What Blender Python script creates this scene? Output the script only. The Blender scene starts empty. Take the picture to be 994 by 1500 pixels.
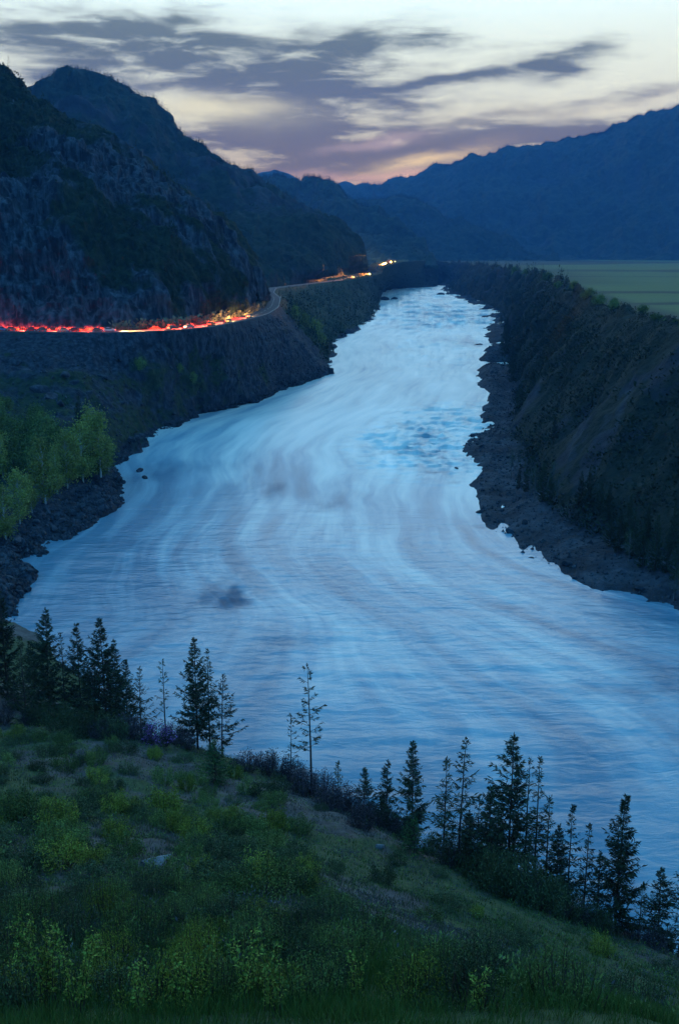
import bpy, math, random
import numpy as np

random.seed(7)
rng = np.random.default_rng(7)
SC = bpy.context.scene
COL = SC.collection
R = math.radians

# ----------------------------------------------------------------- camera
CAM_Z, PITCH, F = 60.0, R(14.15), 1500.0
CP, SP = math.cos(PITCH), math.sin(PITCH)
cam_data = bpy.data.cameras.new('camera')
cam_data.sensor_fit = 'VERTICAL'
cam_data.sensor_height = 36.0
cam_data.sensor_width = 36.0
cam_data.lens = 36.0
cam_data.clip_start = 0.1
cam_data.clip_end = 30000
cam = bpy.data.objects.new('camera', cam_data)
COL.objects.link(cam)
cam.location = (0, 0, CAM_Z)
cam.rotation_euler = (math.pi / 2 - PITCH, 0, 0)
SC.camera = cam


def ray(px, py):
    xc, yc = (px - 497) / F, -(py - 750) / F
    return np.array([xc, CP + yc * SP, -SP + yc * CP])


def at_z(px, py, z=0.0):
    d = ray(px, py)
    return np.array([0, 0, CAM_Z]) + d * ((z - CAM_Z) / d[2])


def at_y(px, py, Y):
    d = ray(px, py)
    return np.array([0, 0, CAM_Z]) + d * (Y / d[1])


# ----------------------------------------------------------------- noise
def _hash(ix, iy, iz, seed):
    h = (ix * 374761393 + iy * 668265263 + iz * 1440670441 + seed * 974711) & 0xFFFFFFFF
    h = ((h ^ (h >> 13)) * 1274126177) & 0xFFFFFFFF
    h = ((h ^ (h >> 16)) * 2246822519) & 0xFFFFFFFF
    return ((h ^ (h >> 15)) & 0xFFFFFF) / float(0xFFFFFF)


def vnoise(x, y, z=0.0, seed=0):
    x, y, z = np.broadcast_arrays(np.asarray(x, float), np.asarray(y, float), np.asarray(z, float))
    ix, iy, iz = np.floor(x).astype(np.int64), np.floor(y).astype(np.int64), np.floor(z).astype(np.int64)
    fx, fy, fz = x - ix, y - iy, z - iz
    fx, fy, fz = [f * f * f * (f * (f * 6 - 15) + 10) for f in (fx, fy, fz)]
    out = 0
    for dx in (0, 1):
        wx = fx if dx else 1 - fx
        for dy in (0, 1):
            wy = fy if dy else 1 - fy
            for dz in (0, 1):
                wz = fz if dz else 1 - fz
                out = out + _hash(ix + dx, iy + dy, iz + dz, seed) * wx * wy * wz
    return out * 2 - 1


def fbm(x, y, z=0.0, seed=0, octv=5, gain=0.5):
    a, s, out = 1.0, 1.0, 0
    for o in range(octv):
        out = out + a * vnoise(x * s + 17.3 * o, y * s - 9.1 * o, z * s + 3.7 * o, seed + o)
        a *= gain
        s *= 2.03
    return out


def ridged(x, y, z=0.0, seed=0, octv=4, gain=0.5):
    a, s, out = 1.0, 1.0, 0
    for o in range(octv):
        out = out + a * (1 - 2 * np.abs(vnoise(x * s + 11.3 * o, y * s - 5.1 * o, z * s, seed + o)))
        a *= gain
        s *= 2.1
    return out


def sstep(a, b, x):
    t = np.clip((x - a) / (b - a), 0, 1)
    return t * t * (3 - 2 * t)


# ----------------------------------------------------------------- mesh helpers
def mk_mesh(name, V, quads=None, tris=None, attrs=None, uv=None, smooth=False, mats=(), midx=None):
    V = np.asarray(V, np.float32)
    parts, tot = [], []
    if quads is not None and len(quads):
        q = np.asarray(quads, np.int32)
        parts.append(q.ravel())
        tot.append(np.full(len(q), 4, np.int32))
    if tris is not None and len(tris):
        t = np.asarray(tris, np.int32)
        parts.append(t.ravel())
        tot.append(np.full(len(t), 3, np.int32))
    loops = np.concatenate(parts)
    total = np.concatenate(tot)
    start = np.concatenate([[0], np.cumsum(total)[:-1]]).astype(np.int32)
    me = bpy.data.meshes.new(name)
    me.vertices.add(len(V))
    me.vertices.foreach_set('co', V.ravel())
    me.loops.add(len(loops))
    me.loops.foreach_set('vertex_index', loops)
    me.polygons.add(len(total))
    me.polygons.foreach_set('loop_start', start)
    me.polygons.foreach_set('loop_total', total)
    if smooth:
        me.polygons.foreach_set('use_smooth', np.ones(len(total), bool))
    if midx is not None:
        me.polygons.foreach_set('material_index', np.asarray(midx, np.int32))
    if uv is not None:
        l = me.uv_layers.new(name='UVMap')
        l.data.foreach_set('uv', np.asarray(uv, np.float32)[loops].ravel())
    for k, a in (attrs or {}).items():
        at = me.attributes.new(k, 'FLOAT', 'POINT')
        at.data.foreach_set('value', np.asarray(a, np.float32).ravel())
    for m in mats:
        me.materials.append(m)
    me.update()
    me.validate()
    return me


def obj(name, me, parent=None, loc=None):
    o = bpy.data.objects.new(name, me)
    COL.objects.link(o)
    if parent is not None:
        o.parent = parent
    if loc is not None:
        o.location = loc
    return o


def tag(o, label=None, cat=None, group=None, kind=None):
    if label:
        o['label'] = label
    if cat:
        o['category'] = cat
    if group:
        o['group'] = group
    if kind:
        o['kind'] = kind
    return o


def empty(name, loc, rz=0.0, scale=1.0):
    o = bpy.data.objects.new(name, None)
    COL.objects.link(o)
    o.location = loc
    o.rotation_euler = (0, 0, rz)
    o.scale = (scale, scale, scale) if not isinstance(scale, tuple) else scale
    o.empty_display_size = 0.3
    return o


class Geo:
    """collects quads / tris with a per-vertex tint"""

    def __init__(s):
        s.V, s.Q, s.T, s.A, s.n = [], [], [], [], 0

    def add(s, V, quads=None, tris=None, tint=0.5):
        V = np.asarray(V, float).reshape(-1, 3)
        if quads is not None and len(quads):
            s.Q.append(np.asarray(quads) + s.n)
        if tris is not None and len(tris):
            s.T.append(np.asarray(tris) + s.n)
        s.V.append(V)
        s.A.append(np.broadcast_to(np.asarray(tint, float), (len(V),)).copy())
        s.n += len(V)

    def tube(s, pts, radii, sides=6, tint=0.5, cap=True):
        pts = np.asarray(pts, float)
        radii = np.broadcast_to(np.asarray(radii, float), (len(pts),))
        d = np.gradient(pts, axis=0)
        d /= np.linalg.norm(d, axis=1, keepdims=True) + 1e-9
        ref = np.array([0.0, 0, 1]) if abs(d[0][2]) < 0.9 else np.array([1.0, 0, 0])
        a = np.cross(d, ref)
        a /= np.linalg.norm(a, axis=1, keepdims=True) + 1e-9
        b = np.cross(d, a)
        th = np.arange(sides) / sides * 2 * np.pi
        ring = a[:, None, :] * np.cos(th)[None, :, None] + b[:, None, :] * np.sin(th)[None, :, None]
        V = pts[:, None, :] + ring * radii[:, None, None]
        n = len(pts)
        i, j = np.meshgrid(np.arange(n - 1), np.arange(sides), indexing='ij')
        i, j = i.ravel(), j.ravel()
        k = (j + 1) % sides
        q = np.stack([i * sides + j, i * sides + k, (i + 1) * sides + k, (i + 1) * sides + j], 1)
        s.add(V, q, tint=tint)

    def leaves(s, P, D, length, width, tint=None, r=rng):
        """kite quads at P along D with random roll"""
        P, D = np.asarray(P, float), np.asarray(D, float)
        n = len(P)
        if n == 0:
            return
        D = D / (np.linalg.norm(D, axis=1, keepdims=True) + 1e-9)
        side = np.cross(D, r.normal(size=(n, 3)))
        side /= np.linalg.norm(side, axis=1, keepdims=True) + 1e-9
        length = np.broadcast_to(np.asarray(length, float), (n,))[:, None]
        width = np.broadcast_to(np.asarray(width, float), (n,))[:, None]
        mid = P + D * length * 0.45
        V = np.stack([P, mid + side * width * 0.5, P + D * length, mid - side * width * 0.5], 1).reshape(-1, 3)
        q = np.arange(n * 4).reshape(n, 4)
        t = r.random(n) if tint is None else np.broadcast_to(tint, (n,))
        s.add(V, q, tint=np.repeat(t, 4))

    def box(s, c, size, tint=0.5):
        c, h = np.array(c, float), np.array(size, float) / 2
        V = np.array([[x, y, z] for x in (-1, 1) for y in (-1, 1) for z in (-1, 1)]) * h + c
        s.add(V, [[0, 1, 3, 2], [4, 6, 7, 5], [0, 4, 5, 1], [2, 3, 7, 6], [0, 2, 6, 4], [1, 5, 7, 3]], tint=tint)

    def mesh(s, name, mat, smooth=False):
        V = np.concatenate(s.V)
        A = np.concatenate(s.A)
        Q = np.concatenate(s.Q) if s.Q else None
        T = np.concatenate(s.T) if s.T else None
        return mk_mesh(name, V, Q, T, {'tint': A}, smooth=smooth, mats=[mat])


def grid_quads(ns, nu):
    i, j = np.meshgrid(np.arange(ns - 1), np.arange(nu - 1), indexing='ij')
    i, j = i.ravel(), j.ravel()
    return np.stack([i * nu + j, (i + 1) * nu + j, (i + 1) * nu + j + 1, i * nu + j + 1], 1)


def grid_normals(P):
    a, b = np.gradient(P, axis=0), np.gradient(P, axis=1)
    n = np.cross(a, b)
    n /= np.linalg.norm(n, axis=2, keepdims=True) + 1e-9
    n *= np.where(n[..., 2:3] < 0, -1, 1)
    return n


def resample(line, n, smooth=0):
    line = np.asarray(line, float)
    seg = np.linalg.norm(np.diff(line, axis=0), axis=1)
    return seg


def loft(lines, ns, counts, dens=None, smooth=3):
    """lines (L,K,3); K controls along s. dens: relative sample weight per K segment"""
    lines = np.asarray(lines, float)
    L, K, _ = lines.shape
    if dens is None:
        seg = np.linalg.norm(np.diff(lines[1], axis=0), axis=1) + 1e-6
    else:
        seg = np.asarray(dens, float)
    cum = np.concatenate([[0], np.cumsum(seg)])
    ss = np.linspace(0, cum[-1], ns)
    rs = np.stack([np.stack([np.interp(ss, cum, lines[l, :, c]) for c in range(3)], 1) for l in range(L)])
    for _ in range(smooth):
        m = rs.copy()
        m[:, 1:-1] = (rs[:, :-2] + 2 * rs[:, 1:-1] + rs[:, 2:]) / 4
        rs = m
    cols, U = [], []
    for l in range(L - 1):
        c = counts[l]
        for i in range(c + (1 if l == L - 2 else 0)):
            f = i / c
            cols.append(rs[l] * (1 - f) + rs[l + 1] * f)
            U.append(l + f)
    P = np.stack(cols, 1)
    return P, np.array(U), ss


# ----------------------------------------------------------------- materials
def new_mat(name):
    m = bpy.data.materials.new(name)
    m.use_nodes = True
    nt = m.node_tree
    b = nt.nodes['Principled BSDF']
    b.inputs['Roughness'].default_value = 0.9
    b.inputs['Specular IOR Level'].default_value = 0.15
    return m, nt, b


def N(nt, t, **kw):
    n = nt.nodes.new(t)
    for k, v in kw.items():
        setattr(n, k, v)
    return n


def mixc(nt, fac, a, b, blend='MIX'):
    n = N(nt, 'ShaderNodeMix', data_type='RGBA', blend_type=blend)
    for sock, v in ((n.inputs[0], fac), (n.inputs[6], a), (n.inputs[7], b)):
        if isinstance(v, (int, float)):
            sock.default_value = v
        elif isinstance(v, tuple):
            sock.default_value = (*v, 1) if len(v) == 3 else v
        else:
            nt.links.new(v, sock)
    return n.outputs[2]


def mth(nt, op, a, b=None, c=None, clamp=False):
    n = N(nt, 'ShaderNodeMath', operation=op)
    n.use_clamp = clamp
    for i, v in enumerate((a, b, c)):
        if v is None:
            continue
        if isinstance(v, (int, float)):
            n.inputs[i].default_value = v
        else:
            nt.links.new(v, n.inputs[i])
    return n.outputs[0]


def mrange(nt, v, a, b, c=0.0, d=1.0, smooth=True):
    n = N(nt, 'ShaderNodeMapRange')
    n.interpolation_type = 'SMOOTHSTEP' if smooth else 'LINEAR'
    for i, x in enumerate((v, a, b, c, d)):
        if isinstance(x, (int, float)):
            n.inputs[i].default_value = x
        else:
            nt.links.new(x, n.inputs[i])
    return n.outputs[0]


def noise(nt, vec, scale, detail=4, rough=0.55, dist=0.0):
    n = N(nt, 'ShaderNodeTexNoise')
    n.inputs['Scale'].default_value = scale
    n.inputs['Detail'].default_value = detail
    n.inputs['Roughness'].default_value = rough
    n.inputs['Distortion'].default_value = dist
    nt.links.new(vec, n.inputs['Vector'])
    return n.outputs[0]


def attr(nt, name):
    n = N(nt, 'ShaderNodeAttribute')
    n.attribute_name = name
    return n.outputs['Fac']


def mapping(nt, vec, scale=(1, 1, 1), rot=(0, 0, 0)):
    n = N(nt, 'ShaderNodeMapping')
    n.inputs['Scale'].default_value = scale
    n.inputs['Rotation'].default_value = rot
    nt.links.new(vec, n.inputs['Vector'])
    return n.outputs[0]


def land_mat(name, rock1, rock2, veg1, veg2, s, bump=1.0, bdist=1.0, streak=None):
    """rock / vegetation mix driven by the 'veg' attribute and world noise; s = metres of the fine grain"""
    m, nt, b = new_mat(name)
    pos = N(nt, 'ShaderNodeNewGeometry').outputs['Position']
    fine = noise(nt, pos, 1.0 / s, 6, 0.65)
    mid = noise(nt, pos, 0.18 / s, 5, 0.6)
    big = noise(nt, pos, 0.04 / s, 4, 0.55)
    if streak:
        sv = mapping(nt, pos, *streak)
        st = noise(nt, sv, 1.0 / s, 5, 0.6)
    else:
        st = mid
    rock = mixc(nt, mrange(nt, st, 0.38, 0.66), rock1, rock2)
    rock = mixc(nt, mrange(nt, fine, 0.3, 0.7, 0.0, 0.55), rock, tuple(c * 0.35 for c in rock1))
    veg = mixc(nt, mrange(nt, fine, 0.35, 0.68), veg1, veg2)
    v = mth(nt, 'ADD', attr(nt, 'veg'), mth(nt, 'MULTIPLY', mth(nt, 'ADD', mth(nt, 'SUBTRACT', mid, 0.5), mth(nt, 'MULTIPLY', mth(nt, 'SUBTRACT', big, 0.5), 0.8)), 1.6))
    v = mrange(nt, v, 0.38, 0.62)
    nt.links.new(mixc(nt, v, rock, veg), b.inputs['Base Color'])
    bp = N(nt, 'ShaderNodeBump')
    bp.inputs['Strength'].default_value = bump
    bp.inputs['Distance'].default_value = bdist
    h = mth(nt, 'ADD', fine, mth(nt, 'MULTIPLY', st, 1.5))
    nt.links.new(h, bp.inputs['Height'])
    nt.links.new(bp.outputs[0], b.inputs['Normal'])
    return m


def leaf_mat(name, c1, c2, rnd=0.35, transl=0.25):
    m, nt, b = new_mat(name)
    oi = N(nt, 'ShaderNodeObjectInfo').outputs['Random']
    t = attr(nt, 'tint')
    c = mixc(nt, t, c1, c2)
    k = mrange(nt, oi, 0, 1, 1 - rnd, 1 + rnd, False)
    n = N(nt, 'ShaderNodeMix', data_type='RGBA', blend_type='MULTIPLY')
    n.inputs[0].default_value = 1
    nt.links.new(c, n.inputs[6])
    cb = N(nt, 'ShaderNodeCombineColor')
    for i in range(3):
        nt.links.new(k, cb.inputs[i])
    nt.links.new(cb.outputs[0], n.inputs[7])
    nt.links.new(n.outputs[2], b.inputs['Base Color'])
    return m


def plain_mat(name, col, rough=0.8, spec=0.3, metal=0.0, var=0.25, scale=3.0):
    m, nt, b = new_mat(name)
    pos = N(nt, 'ShaderNodeTexCoord').outputs['Object']
    n = noise(nt, pos, scale, 5, 0.6)
    nt.links.new(mixc(nt, n, tuple(c * (1 - var) for c in col), tuple(min(1, c * (1 + var)) for c in col)), b.inputs['Base Color'])
    b.inputs['Roughness'].default_value = rough
    b.inputs['Specular IOR Level'].default_value = spec
    b.inputs['Metallic'].default_value = metal
    return m


def glow_mat(name, col, strength):
    m, nt, b = new_mat(name)
    b.inputs['Base Color'].default_value = (*col, 1)
    b.inputs['Emission Color'].default_value = (*col, 1)
    b.inputs['Emission Strength'].default_value = strength
    return m


M_hill = land_mat('hillside_soil_grass', (0.09, 0.078, 0.075), (0.16, 0.138, 0.135), (0.035, 0.055, 0.025), (0.075, 0.095, 0.042), 0.35, 0.7, 0.1)
M_bank = land_mat('bank_scree', (0.018, 0.025, 0.036), (0.06, 0.073, 0.095), (0.013, 0.025, 0.016), (0.036, 0.055, 0.028), 1.6, 0.9, 0.6, ((1, 1, 0.45), (0, 0.5, 0)))
M_cliff = land_mat('cliff_rock', (0.022, 0.028, 0.038), (0.115, 0.135, 0.165), (0.012, 0.023, 0.015), (0.036, 0.05, 0.028), 2.6, 1.0, 1.8, ((1.0, 1.0, 0.10), (0.0, 0.42, 0.0)))
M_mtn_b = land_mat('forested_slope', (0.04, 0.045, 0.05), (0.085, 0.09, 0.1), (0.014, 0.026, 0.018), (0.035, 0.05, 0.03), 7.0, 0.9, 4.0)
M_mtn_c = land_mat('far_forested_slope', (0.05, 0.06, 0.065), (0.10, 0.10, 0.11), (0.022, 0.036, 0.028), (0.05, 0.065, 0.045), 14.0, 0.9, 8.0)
M_rbank = land_mat('brushy_bank', (0.026, 0.032, 0.042), (0.07, 0.08, 0.1), (0.01, 0.018, 0.014), (0.026, 0.032, 0.024), 1.8, 0.9, 0.8)
M_ground = land_mat('valley_floor', (0.10, 0.10, 0.10), (0.16, 0.15, 0.14), (0.03, 0.045, 0.03), (0.06, 0.08, 0.05), 4.0, 0.6, 1.0)

# field: green crop with darker strips
M_field, nt, b = new_mat('field_crop')
pos = N(nt, 'ShaderNodeNewGeometry').outputs['Position']
f1 = noise(nt, pos, 0.5, 5, 0.6)
f2 = noise(nt, mapping(nt, pos, (0.006, 0.02, 0.02)), 1.0, 4, 0.6)
g = mixc(nt, f1, (0.075, 0.105, 0.04), (0.13, 0.155, 0.062))
g = mixc(nt, mrange(nt, f2, 0.42, 0.62, 0, 0.5), g, (0.09, 0.12, 0.06))
g = mixc(nt, attr(nt, 'dark_strip'), g, (0.04, 0.052, 0.036))
nt.links.new(g, b.inputs['Base Color'])

M_bark = plain_mat('conifer_bark', (0.055, 0.045, 0.04), 0.95, 0.1, 0, 0.4, 6)
M_birch = plain_mat('birch_bark', (0.42, 0.42, 0.40), 0.8, 0.2, 0, 0.45, 4)
M_greybark = plain_mat('grey_birch_bark', (0.12, 0.12, 0.12), 0.9, 0.1, 0, 0.4, 4)
M_stem = plain_mat('shrub_stem', (0.06, 0.05, 0.04), 0.95, 0.1, 0, 0.3, 6)
M_spruce = leaf_mat('spruce_needles', (0.02, 0.034, 0.022), (0.046, 0.066, 0.034), 0.3)
M_larch = leaf_mat('larch_needles', (0.03, 0.045, 0.022), (0.06, 0.08, 0.035), 0.3)
M_young = leaf_mat('young_conifer_needles', (0.035, 0.08, 0.03), (0.065, 0.13, 0.045), 0.2)
M_birchleaf = leaf_mat('birch_leaves', (0.15, 0.16, 0.035), (0.34, 0.33, 0.085), 0.3)
M_darkleaf = leaf_mat('dark_shrub_leaves', (0.038, 0.056, 0.028), (0.09, 0.115, 0.05), 0.4)
M_greenleaf = leaf_mat('green_shrub_leaves', (0.065, 0.10, 0.03), (0.16, 0.205, 0.055), 0.4)
M_yelleaf = leaf_mat('yellow_green_leaves', (0.12, 0.145, 0.02), (0.235, 0.255, 0.045), 0.3)
M_purple = leaf_mat('rhododendron_twigs', (0.045, 0.036, 0.042), (0.095, 0.072, 0.092), 0.3)
M_bloom = leaf_mat('rhododendron_blossom', (0.20, 0.09, 0.26), (0.34, 0.15, 0.42), 0.2)
M_grass = leaf_mat('hill_grass', (0.125, 0.11, 0.10), (0.085, 0.14, 0.03), 0.0)
M_roadgrass = leaf_mat('dry_roadside_grass', (0.16, 0.15, 0.10), (0.26, 0.23, 0.14), 0.0)
M_brush = leaf_mat('bank_brush', (0.014, 0.024, 0.017), (0.04, 0.048, 0.03), 0.0)
M_heath = leaf_mat('heath_tufts', (0.05, 0.045, 0.05), (0.13, 0.12, 0.12), 0.0)
M_forest = leaf_mat('far_conifers', (0.018, 0.028, 0.02), (0.045, 0.06, 0.035), 0.0)
M_boulder = land_mat('boulder_rock', (0.024, 0.03, 0.04), (0.085, 0.097, 0.118), (0.024, 0.03, 0.04), (0.085, 0.097, 0.118), 0.5, 0.8, 0.15)
M_palerock = land_mat('pale_boulder_rock', (0.10, 0.11, 0.125), (0.22, 0.23, 0.255), (0.09, 0.1, 0.11), (0.18, 0.19, 0.2), 0.25, 0.8, 0.06)
M_asphalt = plain_mat('road_asphalt', (0.085, 0.085, 0.09), 0.95, 0.08, 0, 0.2, 0.8)
M_line = plain_mat('road_paint', (0.75, 0.75, 0.72), 0.7, 0.3, 0, 0.1, 2)
M_glass = plain_mat('car_glass', (0.02, 0.025, 0.03), 0.08, 0.6, 0, 0.1, 1)
M_tyre = plain_mat('tyre_rubber', (0.02, 0.02, 0.02), 0.9, 0.1, 0, 0.1, 4)
M_rim = plain_mat('wheel_rim', (0.5, 0.5, 0.52), 0.35, 0.5, 0.8, 0.1, 4)
M_tail = glow_mat('tail_lamp', (1.0, 0.02, 0.008), 14)
M_head = glow_mat('head_lamp', (1.0, 0.30, 0.05), 2.6)
M_farhead = glow_mat('distant_head_lamp', (1.0, 0.34, 0.05), 3500)
M_post = plain_mat('post_paint', (0.8, 0.8, 0.78), 0.6, 0.3, 0, 0.1, 3)
M_black = plain_mat('post_black', (0.03, 0.03, 0.03), 0.6, 0.3, 0, 0.1, 3)

# ----------------------------------------------------------------- plan of the valley (shore and road lines)
ROAD_Z = 33.0
LS = [(-420, 1060), (-150, 960), (20, 905), (30, 860), (62, 810), (110, 780), (165, 738), (190, 715), (182, 690), (180, 668), (230, 635), (300, 607),
      (370, 590), (430, 565), (485, 545), (487, 503), (510, 490), (540, 475), (555, 458), (556, 442), (556, 430)]
left_shore = np.array([at_z(*p) for p in LS])
RS = [(1700, 1060), (1250, 960), (1100, 920), (994, 893), (900, 870), (800, 830), (745, 795), (710, 750), (702, 708), (716, 683), (678, 652), (716, 612),
      (722, 580), (715, 540), (722, 500), (727, 470), (715, 455), (680, 440), (652, 432), (650, 420)]
right_shore = np.array([at_z(*p) for p in RS])
RD = [(-700, 484, 33), (-450, 484, 33), (-250, 484, 33), (-120, 484, 33), (0, 484, 33), (100, 486, 33), (170, 486, 33), (230, 484, 33), (290, 480, 33),
      (345, 469, 33), (380, 460, 33), (397, 450, 33), (402, 437, 33), (393, 428, 33), (398, 422, 33), (440, 417, 33), (500, 410, 33), (530, 405, 34), (547, 401, 36),
      (556, 389, 46), (580, 383, 49), (640, 381, 47)]
road = np.array([at_z(*p) for p in RD])
# soften the road line
cum = np.concatenate([[0], np.cumsum(np.linalg.norm(np.diff(road, axis=0), axis=1))])
ss = np.arange(0, cum[-1], 4.0)
road_c = np.stack([np.interp(ss, cum, road[:, i]) for i in range(3)], 1)
for _ in range(14):
    m = road_c.copy()
    m[1:-1] = (road_c[:-2] + 2 * road_c[1:-1] + road_c[2:]) / 4
    road_c = m
tan = np.gradient(road_c, axis=0)
tan[:, 2] = 0
tan /= np.linalg.norm(tan, axis=1, keepdims=True)
perp = np.stack([tan[:, 1], -tan[:, 0], 0 * tan[:, 0]], 1)     # to the river side
road_len = ss


def road_near(p):
    return int(np.argmin(np.linalg.norm(road_c[:, :2] - np.asarray(p)[:2], axis=1)))


def road_at_px(px, lo=0, hi=None):
    """index of the road sample whose view direction has this pixel column"""
    dep = road_c[:, 1] * CP + (CAM_Z - road_c[:, 2]) * SP
    col = 497 + F * road_c[:, 0] / dep
    idx = np.arange(len(col))
    ok = (idx >= lo) & (idx < (hi or len(col)))
    return int(idx[ok][np.argmin(np.abs(col[ok] - px))])


# ----------------------------------------------------------------- left bank (shore to road)
pair = [(-420, 1060, -700), (-150, 960, -450), (20, 905, -250), (30, 860, -120), (62, 810, -40), (110, 780, 20), (165, 738, 75), (190, 715, 100), (182, 690, 120), (180, 668, 140),
        (230, 635, 180), (300, 607, 235), (370, 590, 290), (430, 565, 345), (485, 545, 383)]
i_bend = int(np.argmax(road_c[:, 1] > 520))
prs = [(at_z(a, c_), road_at_px(d, 0, i_bend + 2)) for a, c_, d in pair]
tail = [((487, 503), (402, 437)), ((510, 490), (393, 428)), ((540, 475), (440, 417)), ((555, 458), (500, 410)), ((556, 442), (530, 405)), ((556, 430), (560, 388)), ((572, 424), (585, 383)), ((640, 421), (640, 381))]
for s_, r_ in tail:
    z = {388: 46, 383: 49, 381: 47}.get(r_[1], 33)
    prs.append((at_z(*s_), road_near(at_z(*r_, z))))
sh = np.array([p[0] for p in prs])
ro = np.array([road_c[p[1]] + perp[p[1]] * 5.2 - np.array([0, 0, 0.12]) for p in prs])
ri = np.array([road_c[p[1]] - perp[p[1]] * 7.0 - np.array([0, 0, 0.25]) for p in prs])
out = sh - ro
out[:, 2] = 0
out /= np.linalg.norm(out, axis=1, keepdims=True)
under = sh + out * 14
under[:, 2] = -4.5
b1 = sh + (ro - sh) * 0.16
b1[:, 2] = 1.6 + 0.06 * np.linalg.norm((ro - sh)[:, :2], axis=1) * 0.3
b2 = sh + (ro - sh) * 0.55
b2[:, 2] = ro[:, 2] * 0.47
lines = [under, sh, b1, b2, ro, ri]
dens = [40, 40, 40, 40, 40, 45, 45, 30, 30, 35, 45, 55, 55, 60, 45, 60, 50, 45, 45, 25, 25, 15]
P, U, S = loft(lines, 900, [14, 26, 60, 60, 6], dens, smooth=6)
nrm = grid_normals(P)
X, Y, Z = P[..., 0], P[..., 1], P[..., 2]
env = np.interp(U, [0, 1, 2, 3.5, 3.93, 4, 5], [0.6, 1.0, 1, 1, 0.25, 0, 0])[None, :]
d = env * (2.2 * fbm(X / 22, Y / 22, Z / 22, 3, 4) + 1.0 * ridged((X + 0.4 * Z) / 9, Y / 14, Z / 26, 5, 3) - 0.4 + 0.35 * fbm(X / 1.8, Y / 1.8, Z / 1.8, 8, 3))
d += 1.3 * np.interp(U, [0.3, 1, 1.8], [0, 1, 0])[None, :] * fbm(X / 5, Y / 5, 0, 11, 3)
P = P + nrm * d[..., None]
lowleft = sstep(150, 60, S)[:, None] if False else 0
vegl = 0.75 * sstep(-40, -95, X + (Y - 250) * -0.12) * np.interp(U, [1.6, 2.0, 3.3, 3.9], [0, 1, 1, 0.1])[None, :]
far = sstep(540, 660, Y) * np.interp(U, [1.2, 1.6, 4], [0, 1, 1])[None, :] * 0.9
veg = np.clip(0.08 + 0.7 * vegl + far + 0.15 * fbm(X / 30, Y / 30, Z / 30, 21), 0, 1)
LB = (P, U)
obj('river_bank', mk_mesh('river_bank', P.reshape(-1, 3), grid_quads(*P.shape[:2]), attrs={'veg': veg}, smooth=True, mats=[M_bank])).name = 'left_river_bank'
tag(bpy.data.objects['left_river_bank'], 'dark scree bank falling from the road to the river', 'river bank', kind='structure')

# ----------------------------------------------------------------- road
offs = [-4.0, -3.78, -3.66, -0.07, 0.07, 3.66, 3.78, 4.0]
V = np.stack([road_c + perp * o + np.array([0, 0, 0.05 + 0.06 * (1 - abs(o) / 4)]) for o in offs], 1)
nr = len(road_c)
V = np.concatenate([V[:, :1] - np.array([0, 0, 0.4]), V, V[:, -1:] - np.array([0, 0, 0.4])], 1)
mi = np.tile(np.array([0, 0, 1, 0, 1, 0, 1, 0, 0]), nr - 1)
centre = (np.arange(nr - 1) // 2 % 2 == 0)
mi = mi.reshape(nr - 1, 9)
mi[:, 4] = np.where(centre, 1, 0)
obj('road', mk_mesh('road', V.reshape(-1, 3), grid_quads(nr, 10), smooth=False, mats=[M_asphalt, M_line], midx=mi.ravel()))
tag(bpy.data.objects['road'], 'two lane road along the cliff foot', 'road', kind='structure')

# ----------------------------------------------------------------- mountains
def mountain(name, label, foot, ridge, mids, ns, counts, mat, amps, seed, vegfun, back=(0, 260, -90), dens=None, skirt=30):
    foot, ridge = np.asarray(foot, float), np.asarray(ridge, float)
    L = [foot + np.array([0, 0, -skirt * 0.2]), foot]
    L[0] = L[0] + (foot - ridge) / np.linalg.norm(foot - ridge, axis=1, keepdims=True) * 3
    L[0][:, 2] = foot[:, 2] - skirt * 0.2
    for fh, fz in mids:
        p = foot + (ridge - foot) * fh
        p[:, 2] = foot[:, 2] + (ridge[:, 2] - foot[:, 2]) * fz
        L.append(p)
    L.append(ridge)
    L.append(ridge + np.array(back))
    P, U, S = loft(L, ns, counts, dens, smooth=2)
    top = len(L) - 2
    nrm = grid_normals(P)
    X, Y, Z = P[..., 0], P[..., 1], P[..., 2]
    env = np.interp(U, [0, 1, 1.35, top - 0.5, top, top + 1], [0, 0.12, 0.9, 1, 0.55, 1])[None, :]
    d = 0
    for kind, amp, sx, sz, sh_ in amps:
        if kind == 'f':
            d = d + amp * fbm(X / sx, Y / sx, Z / sz, seed, 5)
        else:
            d = d + amp * (ridged((X + sh_ * Z) / sx, Y / sx, Z / sz, seed + 9, 4) - 0.3)
        seed += 31
    P = P + nrm * (d * env)[..., None]
    veg = vegfun(P, U, top)
    o = obj(name, mk_mesh(name, P.reshape(-1, 3), grid_quads(*P.shape[:2]), attrs={'veg': veg}, smooth=False, mats=[mat]))
    tag(o, label, 'mountain', kind='structure')
    return P, U, top


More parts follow.
